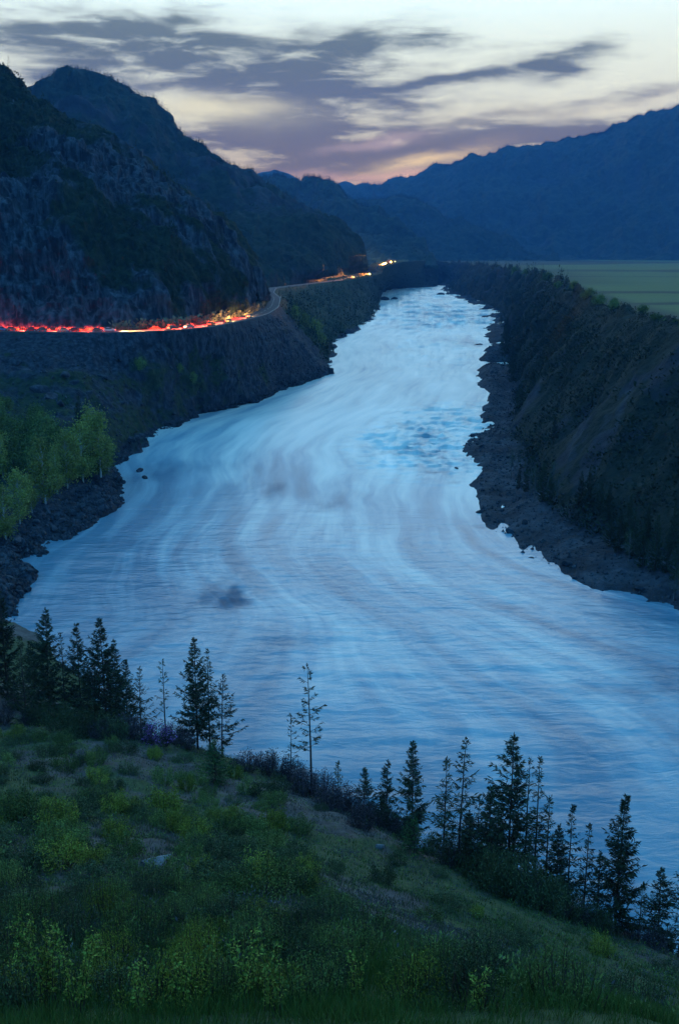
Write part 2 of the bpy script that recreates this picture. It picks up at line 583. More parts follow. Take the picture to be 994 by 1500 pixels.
# A: rocky spur over the road
rdA = [(-700, 0), (-450, 0), (-250, 0), (-120, 0), (0, 0), (60, 0), (120, 0), (180, 0), (240, 0), (290, 0), (330, 0), (360, 0), (380, 0)]
footA = []
for px, _ in rdA:
    i = road_at_px(px, 0, i_bend + 2)
    footA.append(road_c[i] - perp[i] * 6.0 - np.array([0, 0, 0.1]))
iB = road_near(at_z(397, 450, 33))
footA.append(road_c[iB] - perp[iB] * 6.0)
iB = road_near(at_z(402, 437, 33))
footA.append(road_c[iB] - perp[iB] * 6.0)
iB = road_near(at_z(393, 428, 33))
footA.append(road_c[iB] - perp[iB] * 7.0)
footA.append(np.array([-120, 900, 33.0]))
ridgeA = [at_y(-560, -150, 640), at_y(-380, -80, 600), at_y(-220, -10, 575), at_y(-100, 58, 555), at_y(0, 112, 540), at_y(40, 138, 534), at_y(95, 160, 528), at_y(165, 203, 522),
          at_y(220, 248, 518), at_y(270, 290, 516), at_y(312, 328, 514), at_y(345, 366, 512), at_y(366, 404, 510), at_y(380, 436, 512), at_y(365, 402, 520), at_y(312, 330, 540), at_y(220, 250, 575)]
densA = [60, 50, 40, 40, 30, 30, 35, 35, 35, 30, 28, 25, 22, 20, 25, 25]


def vegA(P, U, top):
    X, Y, Z = P[..., 0], P[..., 1], P[..., 2]
    n = fbm((X + 0.5 * Z) / 45, Y / 45, Z / 90, 77, 4)
    base = np.interp(U, [0, 1, 1.8, 2.6, top, top + 1], [0.1, 0.12, 0.25, 0.5, 0.85, 1])[None, :]
    return np.clip(base + 0.5 * n, 0, 1)


MA = mountain('rocky_mountain', 'steep dark rocky spur rising over the road at left', footA, ridgeA, [(0.22, 0.36), (0.6, 0.74)], 950, [4, 90, 110, 90, 24], M_cliff,
              [('f', 6, 60, 90, 0), ('r', 4.0, 17, 150, 0.5), ('r', 2.2, 6, 70, 0.5), ('f', 0.9, 4, 6, 0)], 101, vegA, (-10, 120, -50), densA)

# B: second, forested mountain
footB = [(-560, 1050), (-470, 1020), (-420, 1000), (-370, 980), (-330, 965), (-290, 950), (-250, 935), (-215, 925), (-180, 915), (-145, 905), (-112, 905), (-86, 915), (-72, 960), (-55, 1020), (-24, 1140), (-4, 1240), (6, 1300)]
footB = [np.array([a, c_, 32.8]) for a, c_ in footB]
ridgeB = [at_y(*p) for p in [(-110, 170, 1500), (20, 138, 1500), (70, 119, 1480), (120, 111, 1450), (158, 119, 1430), (200, 150, 1400), (240, 176, 1390), (265, 200, 1380), (300, 215, 1370),
                             (340, 240, 1360), (380, 265, 1350), (420, 289, 1340), (460, 309, 1330), (498, 328, 1325), (522, 345, 1320), (530, 368, 1330), (536, 394, 1345)]]
MB = mountain('forested_mountain', 'blue forested mountain behind the rocky spur', footB, ridgeB, [(0.3, 0.25), (0.65, 0.62)], 620, [3, 60, 80, 80, 20], M_mtn_b,
              [('f', 26, 150, 200, 0), ('r', 16, 95, 400, 0.3), ('r', 5, 26, 120, 0.3), ('f', 2.5, 11, 13, 0)], 211, lambda P, U, t: np.clip(0.72 + 0.35 * fbm(P[..., 0] / 120, P[..., 1] / 120, P[..., 2] / 120, 5), 0, 1), (-40, 200, -80))

# C: two lower ridges behind it
rC1 = [(250, 300, 2750), (330, 285, 2700), (380, 264, 2700), (410, 259, 2650), (440, 262, 2600), (460, 255, 2550), (490, 266, 2500), (518, 285, 2480), (545, 302, 2440), (572, 328, 2400), (596, 354, 2350), (620, 377, 2300)]
ridgeC1 = [at_y(*p) for p in rC1]
footC1 = [np.array([p[0] * 0.75 + 10 + 3 * i, p[1] - 620 + 22 * i, 40.0]) for i, p in enumerate(ridgeC1)]
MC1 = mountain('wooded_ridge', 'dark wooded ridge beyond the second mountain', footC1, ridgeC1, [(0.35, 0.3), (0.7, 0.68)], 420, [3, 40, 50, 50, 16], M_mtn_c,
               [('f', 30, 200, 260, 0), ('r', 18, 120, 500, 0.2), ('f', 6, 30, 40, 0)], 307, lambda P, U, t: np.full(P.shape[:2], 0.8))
rC2 = [(440, 300, 3400), (500, 296, 3350), (540, 293, 3300), (575, 295, 3250), (605, 299, 3200), (640, 314, 3150), (668, 327, 3100), (695, 340, 3050), (730, 350, 3000), (752, 362, 2950), (778, 380, 2900)]
ridgeC2 = [at_y(*p) for p in rC2]
footC2 = [np.array([p[0] * 0.9 + 20 + 8 * i, p[1] - 500 + 35 * i, 41.0]) for i, p in enumerate(ridgeC2)]
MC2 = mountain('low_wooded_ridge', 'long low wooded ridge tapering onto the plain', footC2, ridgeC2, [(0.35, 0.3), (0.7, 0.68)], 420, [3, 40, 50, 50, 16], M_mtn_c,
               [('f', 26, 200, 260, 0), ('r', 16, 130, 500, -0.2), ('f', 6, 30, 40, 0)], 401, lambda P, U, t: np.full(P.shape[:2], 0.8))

# D: big blue mountain at right;  E: far peaks
rD = [(480, 296, 5000), (528, 280, 4900), (555, 272, 4800), (580, 265, 4700), (620, 245, 4600), (650, 239, 4500), (690, 226, 4400), (715, 222, 4350), (735, 216, 4300), (780, 219, 4250), (830, 196, 4150), (870, 187, 4100),
      (900, 181, 4050), (940, 178, 4000), (994, 171, 3900), (1100, 150, 3750), (1250, 130, 3600), (1500, 170, 3300)]
ridgeD = [at_y(*p) for p in rD]
footD = [np.array([p[0] * 0.77, p[1] - 1000, 41.5]) for p in ridgeD]
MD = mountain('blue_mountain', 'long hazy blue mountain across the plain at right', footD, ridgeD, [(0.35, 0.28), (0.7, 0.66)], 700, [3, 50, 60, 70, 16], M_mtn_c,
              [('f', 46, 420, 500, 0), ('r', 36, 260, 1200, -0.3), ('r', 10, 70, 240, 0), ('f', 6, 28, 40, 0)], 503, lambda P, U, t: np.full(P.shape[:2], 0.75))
rE = [(250, 300, 5400), (330, 276, 5400), (372, 259, 5400), (402, 247, 5400), (422, 257, 5400), (445, 270, 5400), (480, 276, 5400), (506, 268, 5400), (524, 275, 5400), (550, 290, 5400), (600, 320, 5400)]
ridgeE = [at_y(*p) for p in rE]
footE = [np.array([p[0] * 0.9, p[1] - 500, 41.0]) for p in ridgeE]
mountain('distant_peak', 'small pale blue peaks at the head of the valley', footE, ridgeE, [(0.4, 0.33), (0.7, 0.66)], 260, [3, 24, 24, 30, 10], M_mtn_c,
         [('f', 26, 300, 400, 0), ('r', 12, 160, 600, 0)], 601, lambda P, U, t: np.full(P.shape[:2], 0.5), (0, 120, -60))

# ----------------------------------------------------------------- right bank and field
TER = 42.0
rp = [((1700, 1060), (2500, 640)), ((1250, 960), (1800, 575)), ((1100, 920), (1500, 545)), ((994, 893), (1330, 525)), ((900, 870), (1230, 510)), ((800, 830), (1130, 492)), ((745, 795), (1050, 482)), ((710, 750), (994, 474)),
      ((702, 708), (950, 464)), ((716, 683), (915, 456)), ((678, 652), (890, 448)), ((716, 612), (865, 438)), ((722, 580), (848, 429)), ((715, 540), (830, 420)), ((722, 500), (802, 411)),
      ((727, 470), (778, 402)), ((715, 455), (757, 397)), ((680, 440), (727, 392.5)), ((652, 432), (702, 389)), ((650, 420), (676, 386)), ((610, 420), (610, 383.8)), ((560, 420), (560, 383.8))]
shR = np.array([at_z(*p[0]) for p in rp])
lip = np.array([at_z(*p[1], TER) for p in rp])
d_ = lip - shR
d_[:, 2] = 0
dl = np.linalg.norm(d_, axis=1, keepdims=True)
dn = d_ / dl
und = shR - dn * np.minimum(16, dl * 0.4)
und[:, 2] = -4.5
q1 = shR + d_ * 0.30
q1[:, 2] = 2.8
q2 = shR + d_ * 0.62
q2[:, 2] = 20
q3 = shR + d_ * 0.92
q3[:, 2] = TER - 2.2
densR = [40, 40, 45, 45, 45, 45, 45, 45, 40, 40, 45, 45, 45, 50, 55, 55, 40, 40, 35, 35, 25]
P, U, S = loft([und, shR, q1, q2, q3, lip], 900, [14, 34, 40, 44, 14], densR, smooth=6)
nrm = grid_normals(P)
X, Y, Z = P[..., 0], P[..., 1], P[..., 2]
env = np.interp(U, [0, 1, 2, 3, 4, 5], [0.5, 0.35, 0.5, 1, 0.6, 0.0])[None, :]
sc_ = np.clip(Y / 300, 0.6, 3)
d = env * sc_ * (2.2 * fbm(X / 24, Y / 24, Z / 24, 43, 5) + 1.6 * ridged((X - Y) / 26, (X + Y) / 60, 0, 47, 3) - 0.5)
d += 0.9 * sc_ * np.interp(U, [0.3, 1, 1.9], [0, 1, 0.2])[None, :] * fbm(X / 5 / sc_, Y / 5 / sc_, 0, 53, 3)
P = P + nrm * d[..., None]
P[..., 2] += np.interp(U, [4.1, 4.6, 5], [0, 1, 0.9])[None, :] * 3.0 * np.clip(Y / 300, 0.7, 2.5) * np.clip(fbm(X / 15, Y / 15, 0, 67, 4) + 0.15, 0, 1)
stre = fbm((X * 0.8 - Y * 0.6) / 12, (X * 0.6 + Y * 0.8) / 60, 0, 61, 4)
veg = np.interp(U, [0, 1.2, 1.75, 2.1, 4.6, 5], [0, 0.0, 0.15, 0.75, 0.85, 0.9])[None, :] - 0.3 * sstep(0.3, 0.7, stre)
RB = (P, U)
o = obj('right_river_bank', mk_mesh('right_river_bank', P.reshape(-1, 3), grid_quads(*P.shape[:2]), attrs={'veg': np.clip(veg, 0, 1)}, smooth=True, mats=[M_rbank]))
tag(o, 'dark brushy bank dropping from the field to the river', 'river bank', kind='structure')

K = len(rp)
angs = np.interp(np.arange(K), [0, 7, 14, K - 1], [112, 75, 40, -14])
farR = np.array([[lip[k, 0] + math.sin(R(a)) * 2300, lip[k, 1] + math.cos(R(a)) * 2300, TER] for k, a in enumerate(angs)])
l0 = lip.copy()
l0[:, 2] = TER - 0.15
mids_ = [l0 + (farR - l0) * f for f in (0.01, 0.05, 0.15, 0.4)]
P, U, S = loft([l0] + mids_ + [farR], 500, [5, 26, 40, 50, 40], densR, smooth=6)
X, Y = P[..., 0].copy(), P[..., 1].copy()
P[..., 2] += 0.5 * fbm(X / 60, Y / 60, 0, 71, 4) * np.clip((U[None, :]) / 1.0, 0, 1) + 0.1
wob = 10 * fbm(X / 180, Y / 180, 0, 72, 3)
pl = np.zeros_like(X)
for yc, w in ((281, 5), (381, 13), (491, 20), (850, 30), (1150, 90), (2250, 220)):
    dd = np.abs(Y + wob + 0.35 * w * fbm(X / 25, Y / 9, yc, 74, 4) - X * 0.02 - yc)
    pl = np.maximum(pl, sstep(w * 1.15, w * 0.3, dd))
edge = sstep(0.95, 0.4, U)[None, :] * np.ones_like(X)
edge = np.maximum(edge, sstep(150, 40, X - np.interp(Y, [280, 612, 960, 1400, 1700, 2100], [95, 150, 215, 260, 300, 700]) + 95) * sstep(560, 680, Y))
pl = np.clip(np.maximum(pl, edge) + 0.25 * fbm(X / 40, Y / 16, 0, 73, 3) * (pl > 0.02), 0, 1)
o = obj('field', mk_mesh('field', P.reshape(-1, 3), grid_quads(*P.shape[:2]), attrs={'dark_strip': pl}, smooth=True, mats=[M_field]))
tag(o, 'flat green field with dark strips on the terrace', 'field', kind='structure')

# valley floor under everything
gx = np.linspace(-2300, 2900, 60)
gy = np.linspace(-250, 5650, 70)
GX, GY = np.meshgrid(gx, gy, indexing='ij')
GZ = -6 + 46 * sstep(1300, 2600, GY)
GZ = np.where((np.abs(GX - 60) < 260) & (GY < 2200), -6, GZ)
o = obj('ground', mk_mesh('ground', np.stack([GX, GY, GZ], 2).reshape(-1, 3), grid_quads(60, 70), attrs={'veg': np.full(GX.shape, 0.6)}, smooth=True, mats=[M_ground]))
tag(o, 'valley floor under the slopes', 'ground', kind='structure')

# ----------------------------------------------------------------- river
ys = np.exp(np.linspace(math.log(48), math.log(2330), 900))
lsx = np.interp(ys, left_shore[:, 1], left_shore[:, 0])
rsx = np.interp(ys, right_shore[:, 1], right_shore[:, 0])


def gsm(a, n):
    for _ in range(n):
        c = a.copy()
        c[1:-1] = (a[:-2] + 2 * a[1:-1] + a[2:]) / 4
        a = c
    return a


lsx, rsx = gsm(lsx, 3), gsm(rsx, 3)
lo, hi = lsx - 14 - ys * 0.02, rsx + 14 + ys * 0.02
T = np.linspace(0, 1, 320)
RX = lo[:, None] + (hi - lo)[:, None] * T[None, :]
RY = np.repeat(ys[:, None], 320, 1)
sl, sr = gsm(lsx, 120), gsm(rsx, 120)
tt = (RX - sl[:, None]) / (sr - sl)[:, None]
slen = np.concatenate([[0], np.cumsum(np.hypot(np.diff(ys), np.diff((sl + sr) / 2)))])
# inner side of the bend turns: shear the flow coordinate so streaks sweep round
flow_s = slen[:, None] + 34 * np.sin(np.clip(tt, 0, 1) * math.pi) * sstep(120, 300, RY) * sstep(900, 400, RY)
width = (sr - sl)[:, None]
uvx = tt * 100.0
foam_sheen = 0.20 + 0.58 * sstep(180, 380, RY)  # foam plus the far water's sky brightness, put into the colour
foam_sheen += 0.30 * np.exp(-((RX - 55) / 26) ** 2 - ((RY - 255) / 60) ** 2)
foam_sheen += 0.16 * np.exp(-((tt - 0.62) / 0.2) ** 2) * sstep(120, 200, RY) * sstep(520, 300, RY)
foam_sheen -= 0.26 * sstep(0.34, 0.02, tt) * sstep(700, 300, RY)
foam_sheen -= 0.15 * sstep(0.75, 1.0, tt) * sstep(230, 170, RY)
foam_sheen -= 0.20 * sstep(150, 95, RY)
dark = np.zeros_like(RX)  # foam-free water, with the dark of hollows and troughs put into the colour


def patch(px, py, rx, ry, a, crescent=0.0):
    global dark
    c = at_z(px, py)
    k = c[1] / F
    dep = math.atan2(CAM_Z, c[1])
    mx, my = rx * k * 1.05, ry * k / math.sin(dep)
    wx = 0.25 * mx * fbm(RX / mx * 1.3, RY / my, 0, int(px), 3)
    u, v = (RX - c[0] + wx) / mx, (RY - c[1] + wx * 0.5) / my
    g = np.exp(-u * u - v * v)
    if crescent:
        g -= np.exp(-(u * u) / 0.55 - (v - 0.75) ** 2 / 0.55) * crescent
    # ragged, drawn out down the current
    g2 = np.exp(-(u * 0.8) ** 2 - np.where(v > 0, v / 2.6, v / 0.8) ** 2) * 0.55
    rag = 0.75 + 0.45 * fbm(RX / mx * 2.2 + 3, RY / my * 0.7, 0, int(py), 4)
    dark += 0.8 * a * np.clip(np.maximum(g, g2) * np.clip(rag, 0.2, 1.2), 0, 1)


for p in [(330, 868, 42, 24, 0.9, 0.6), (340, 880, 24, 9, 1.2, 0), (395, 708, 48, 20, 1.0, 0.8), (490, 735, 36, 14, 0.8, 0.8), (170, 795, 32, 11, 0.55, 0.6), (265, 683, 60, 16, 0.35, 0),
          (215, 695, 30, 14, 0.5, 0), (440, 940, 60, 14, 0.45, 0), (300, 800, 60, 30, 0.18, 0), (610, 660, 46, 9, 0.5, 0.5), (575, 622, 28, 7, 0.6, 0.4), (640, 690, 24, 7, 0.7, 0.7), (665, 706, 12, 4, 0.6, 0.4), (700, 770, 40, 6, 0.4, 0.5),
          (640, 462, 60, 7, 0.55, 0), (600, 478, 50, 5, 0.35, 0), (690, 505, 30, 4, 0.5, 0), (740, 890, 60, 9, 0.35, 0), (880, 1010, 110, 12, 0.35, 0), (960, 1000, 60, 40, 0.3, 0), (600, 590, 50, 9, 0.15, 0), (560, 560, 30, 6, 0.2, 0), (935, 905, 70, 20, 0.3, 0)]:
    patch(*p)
rap = sstep(0.5, 0.85, tt) * sstep(245, 325, RY) * sstep(480, 340, RY) + 0.8 * sstep(0.15, 0.5, tt) * sstep(430, 640, RY) * 0.5
rap = np.clip(rap + 0.8 * sstep(760, 1000, RY), 0, 1)
kk = np.clip(RY / 350, 0.6, 6)
LY = 350 * np.log(RY / 350)
wav = rap * (0.75 * ridged(RX / 8 / kk, LY / 3.2, 0, 91, 3) * np.clip(kk, 0.7, 2.0))
calm = 0.10 * fbm(RX / 9 + RY / 30, RY / 3.0, 0, 95, 4) * sstep(300, 150, RY)
RZ = wav * 1.0 + calm - 0.6 * np.clip(dark, 0, 1) * (RY < 300) * 0.4
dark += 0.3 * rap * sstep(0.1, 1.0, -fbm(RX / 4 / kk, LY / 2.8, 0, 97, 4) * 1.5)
uv = np.stack([uvx.ravel(), flow_s.ravel()], 1)

M_river, nt, b = new_mat('milky_river_water')
uvn = N(nt, 'ShaderNodeUVMap').outputs[0]
pos = N(nt, 'ShaderNodeNewGeometry').outputs['Position']
warp = noise(nt, mapping(nt, uvn, (0.03, 0.012, 1)), 1.0, 3, 0.5)
wv = N(nt, 'ShaderNodeVectorMath', operation='ADD')
cb = N(nt, 'ShaderNodeCombineXYZ')
nt.links.new(mth(nt, 'MULTIPLY', mth(nt, 'SUBTRACT', warp, 0.5), 16.0), cb.inputs[0])
nt.links.new(uvn, wv.inputs[0])
nt.links.new(cb.outputs[0], wv.inputs[1])
wuv = wv.outputs[0]
st1 = noise(nt, mapping(nt, wuv, (0.20, 0.016, 1)), 1.0, 4, 0.5)
st2 = noise(nt, mapping(nt, wuv, (0.6, 0.03, 1)), 1.0, 3, 0.5)
big = noise(nt, mapping(nt, wuv, (0.05, 0.012, 1)), 1.0, 3, 0.5)
fo = mth(nt, 'ADD', attr(nt, 'foam_sheen'), mth(nt, 'MULTIPLY', mth(nt, 'SUBTRACT', st1, 0.5), 1.3))
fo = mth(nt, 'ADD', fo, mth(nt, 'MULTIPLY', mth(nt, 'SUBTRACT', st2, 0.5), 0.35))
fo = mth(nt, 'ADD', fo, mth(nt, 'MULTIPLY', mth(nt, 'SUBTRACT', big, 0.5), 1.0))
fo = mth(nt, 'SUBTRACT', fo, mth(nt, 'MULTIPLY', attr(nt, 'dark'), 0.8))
ramp = N(nt, 'ShaderNodeValToRGB')
cr = ramp.color_ramp
cr.elements[0].position = 0.0
cr.elements[0].color = (0.10, 0.22, 0.31, 1)
cr.elements[1].position = 1.0
cr.elements[1].color = (0.97, 0.94, 0.86, 1)
e = cr.elements.new(0.3)
e.color = (0.24, 0.39, 0.47, 1)
e = cr.elements.new(0.65)
e.color = (0.66, 0.72, 0.69, 1)
nt.links.new(mrange(nt, fo, -0.08, 1.12, 0, 1, False), ramp.inputs[0])
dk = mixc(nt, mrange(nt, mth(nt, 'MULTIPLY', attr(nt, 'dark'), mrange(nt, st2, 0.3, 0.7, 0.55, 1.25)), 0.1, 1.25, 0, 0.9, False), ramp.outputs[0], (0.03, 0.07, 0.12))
nt.links.new(dk, b.inputs['Base Color'])
b.inputs['IOR'].default_value = 1.4
nt.links.new(mrange(nt, attr(nt, 'calm'), 0, 1, 1.5, 1.33), b.inputs['IOR'])
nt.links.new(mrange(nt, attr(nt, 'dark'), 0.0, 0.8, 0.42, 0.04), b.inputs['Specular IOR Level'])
b.inputs['Specular IOR Level'].default_value = 0.5
nt.links.new(mrange(nt, attr(nt, 'calm'), 0, 1, 0.34, 0.2), b.inputs['Roughness'])
rip = noise(nt, mapping(nt, pos, (0.22, 0.5, 0.4), (0, 0, R(-12))), 1.0, 4, 0.5, 0.6)
rip2 = noise(nt, mapping(nt, pos, (0.5, 1.3, 1), (0, 0, R(-14))), 1.0, 3, 0.5, 0.4)
hh = mth(nt, 'ADD', mth(nt, 'MULTIPLY', rip, 1.0), mth(nt, 'MULTIPLY', rip2, 0.25))
bp = N(nt, 'ShaderNodeBump')
nt.links.new(mrange(nt, attr(nt, 'calm'), 0, 1, 0.18, 0.34), bp.inputs['Strength'])
bp.inputs['Distance'].default_value = 0.6
nt.links.new(hh, bp.inputs['Height'])
nt.links.new(bp.outputs[0], b.inputs['Normal'])
o = obj('river', mk_mesh('river', np.stack([RX, RY, RZ], 2).reshape(-1, 3), grid_quads(900, 320), attrs={'foam_sheen': foam_sheen, 'dark': dark, 'calm': sstep(300, 150, RY)}, uv=uv, smooth=True, mats=[M_river]))
tag(o, 'wide pale milky river winding through the valley', 'river', kind='structure')

# ----------------------------------------------------------------- near hillside (thin-plate surface)
cp = [(0, 1500, 13), (500, 1500, 12), (994, 1500, 14), (0, 1350, 24), (500, 1350, 26), (860, 1450, 33), (994, 1400, 62), (850, 1352, 68), (700, 1290, 72), (620, 1248, 76), (540, 1203, 80), (460, 1160, 83), (400, 1132, 86),
      (300, 1105, 90), (230, 1085, 92), (100, 1060, 97), (0, 1010, 110), (-60, 985, 118), (5, 935, 140), (-100, 905, 158), (-250, 905, 165), (250, 1258, 40), (500, 1285, 46), (750, 1395, 42), (100, 1150, 62), (300, 1165, 66), (480, 1215, 64), (-250, 1400, 22), (-250, 1120, 80), (-420, 1030, 120),
      (1250, 1560, 40), (1350, 1480, 66), (-300, 1560, 12), (1300, 1640, 16)]
cpw = np.array([at_y(*p) for p in cp])
extra = []
for p, dy, z in [((994, 1400, 62), 17, -2), ((850, 1352, 68), 18, -2), ((700, 1290, 72), 18, -2), ((540, 1203, 80), 19, -2), ((400, 1132, 86), 20, -2), ((230, 1085, 92), 21, -1), ((100, 1060, 97), 28, -1.0), ((1350, 1480, 66), 20, -3)]:
    q = at_y(*p)
    extra.append([q[0], q[1] + dy, z])
    extra.append([q[0], q[1] + dy + 32, z - 10])
extra = np.array(extra + [[-52, 172, -2], [-75, 188, -4], [-110, 195, -4], [-30, 170, -8], [-40, 150, -3], [-95, 230, -14], [-20, 200, -16], [0, 0, 57.2], [-12, -4, 58.5], [12, -4, 55.5], [0, -30, 66]])
C = np.concatenate([cpw, extra])


def tps_k(r):
    r = np.maximum(r, 1e-9)
    return r * r * np.log(r)


n = len(C)
Kx = tps_k(np.linalg.norm(C[:, None, :2] - C[None, :, :2], axis=2) / 50.0)
A = np.zeros((n + 3, n + 3))
A[:n, :n] = Kx + np.eye(n) * 0.004
A[:n, n] = 1
A[:n, n + 1:] = C[:, :2] / 50
A[n, :n] = 1
A[n + 1:, :n] = (C[:, :2] / 50).T
w = np.linalg.solve(A, np.concatenate([C[:, 2], [0, 0, 0]]))


def hill_z(x, y, rough=True):
    x, y = np.asarray(x, float), np.asarray(y, float)
    sh_ = x.shape
    q = np.stack([x.ravel(), y.ravel()], 1)
    z = np.zeros(len(q))
    for i0 in range(0, len(q), 20000):
        c = q[i0:i0 + 20000]
        k = tps_k(np.linalg.norm(c[:, None] - C[None, :, :2], axis=2) / 50.0)
        z[i0:i0 + 20000] = k @ w[:n] + w[n] + c @ w[n + 1:] / 50
    z = z.reshape(sh_)
    if rough:
        dist = np.hypot(x, y)
        z = z + np.clip(dist / 60, 0.15, 1) * (0.7 * fbm(x / 9, y / 9, 0, 131, 3) + 0.22 * fbm(x / 2.2, y / 2.2, 0, 137, 3)) + 0.06 * fbm(x / 0.7, y / 0.7, 0, 139, 2)
    return np.maximum(z, -5)


th = np.radians(np.linspace(-62, 62, 420))
rr = np.exp(np.linspace(math.log(1.5), math.log(185), 460))
TH, RR = np.meshgrid(th, rr, indexing='ij')
HX, HY = np.sin(TH) * RR, np.cos(TH) * RR - 1.0
HZ = hill_z(HX, HY)
dry = fbm(HX / 14, HY / 14, 0, 151, 4) + 0.25
hv = np.clip(0.5 + 0.45 * dry - 0.35 * sstep(0, 40, HX) * sstep(30, 60, HY), 0.05, 0.95)
o = obj('hillside', mk_mesh('hillside', np.stack([HX, HY, HZ], 2).reshape(-1, 3), grid_quads(420, 460), attrs={'veg': hv}, smooth=True, mats=[M_hill]))
tag(o, 'near grassy slope falling to the river', 'hillside', kind='structure')


def on_hill(px, py, guess=None):
    """the point of the hillside seen in this direction (first hit)"""
    d = ray(px, py)
    ts = np.exp(np.linspace(math.log(4), math.log(190), 700))
    p = np.array([0, 0, CAM_Z])[None] + d[None] * ts[:, None]
    z = hill_z(p[:, 0], p[:, 1])
    i = np.nonzero(p[:, 2] < z)[0]
    if len(i) == 0:
        return None
    q = p[i[0]]
    return np.array([q[0], q[1], z[i[0]]])


exec_parts = []
# ----------------------------------------------------------------- conifers
def conifer_meshes(h, rad, seed, style='spruce', mat=None, base=0.1, lean=0.0):
    r = np.random.default_rng(seed)
    tr = Geo()
    nz = 12
    zz = np.linspace(-0.6, h, nz)
    bend = lean * (np.clip(zz, 0, None) / h) ** 1.5
    wob = np.cumsum(r.normal(0, 0.012 * h / nz, (nz, 2)), 0)
    axis = np.stack([bend + wob[:, 0], wob[:, 1], zz], 1)
    r0 = 0.008 * h + 0.025
    tr.tube(axis, np.linspace(r0, 0.012, nz), 7)
    cr = Geo()
    gap = {'spruce': 0.30, 'larch': 0.36, 'sparse': 0.42, 'young': 0.2}[style]
    z = h * base
    lean_side = r.uniform(0, 2 * np.pi)
    while z < h - 0.1:
        f = z / h
        prof = (1 - f) ** 0.92 * (0.55 + 0.45 * sstep(base - 0.05, base + 0.18, f))
        if style == 'sparse':
            prof = 0.75 * (1 - f) ** 0.4 * r.uniform(0.3, 1.0)
        nb = {'spruce': 7, 'larch': 5, 'sparse': 3, 'young': 6}[style]
        c = np.array([np.interp(z, zz, axis[:, 0]), np.interp(z, zz, axis[:, 1]), z])
        for bidx in range(nb):
            if r.random() < {'spruce': 0.12, 'larch': 0.22, 'sparse': 0.3, 'young': 0.05}[style]:
                continue
            a = r.uniform(0, 2 * np.pi)
            side_k = 1 + 0.22 * math.cos(a - lean_side)
            Lb = max(0.15, 1.28 * rad * prof * r.uniform(0.55, 1.18) * side_k)
            droop = r.uniform(-0.25, 0.15) - 0.28 * (1 - f) + (0.45 * f)
            ns_ = 6
            tt_ = np.linspace(0, 1, ns_)
            rad_ = Lb * tt_
            hz = Lb * (droop * tt_ + 0.5 * tt_ ** 2.0)
            pts = c + np.stack([np.cos(a) * rad_, np.sin(a) * rad_, hz], 1)
            tr.tube(pts, np.linspace(0.018 + 0.006 * Lb, 0.006, ns_), 3) if Lb > 0.35 else None
            ntw = int((20 if style == 'spruce' else 15) * max(1.0, Lb / 0.55))
            if style in ('sparse', 'larch'):
                ntw = int(ntw * 0.85)
            t0 = 0.12 if style != 'sparse' else 0.3
            q = r.uniform(t0, 1.0, ntw)
            pp = np.stack([np.interp(q, tt_, pts[:, i]) for i in range(3)], 1)
            out_ = np.array([math.cos(a), math.sin(a), 0.1])
            sd = np.array([-math.sin(a), math.cos(a), 0])
            sgn = r.choice([-1, 1], ntw)[:, None]
            dd = out_[None] * r.uniform(0.3, 1.0, (ntw, 1)) + sd[None] * sgn * r.uniform(0.1, 0.95, (ntw, 1)) + np.stack([np.zeros(ntw), np.zeros(ntw), r.uniform(-0.7, 0.35, ntw)], 1)
            ln = r.uniform(0.18, 0.46, ntw) * (0.6 + 0.4 * min(1, Lb)) * (h / 9) ** 0.4
            cr.leaves(pp, dd, ln, ln * r.uniform(0.14, 0.26, ntw), r=r)
        z += gap * r.uniform(0.7, 1.3) * (h / 9) ** 0.5
    q = 14
    cr.leaves(np.array([[axis[-1, 0], axis[-1, 1], h - 0.5 + 0.5 * i / q] for i in range(q)]), r.normal(size=(q, 3)) * np.array([0.6, 0.6, 0.3]) + np.array([0, 0, 0.7]), 0.24, 0.09, r=r)
    return tr.mesh('trunk', M_bark), cr.mesh('crown', mat)


def plant_conifer(name, label, cat, px, py_base, py_top, style, rw, mat, seed, base=0.08, lean=0.0, group='conifers along the near slope', Yhint=None, sink=0.15):
    p = None
    while p is None or p[2] < 1.0:
        p = on_hill(px, py_base)
        py_base += 3
    top = at_y(px, py_top, p[1])
    h = max(1.0, top[2] - p[2])
    tm, cm = conifer_meshes(h, rw * h, seed, style, mat, base, lean)
    e_ = tag(empty(name, (p[0], p[1], p[2] - sink)), label, cat, group)
    obj('trunk', tm, e_)
    obj('crown', cm, e_)
    return e_


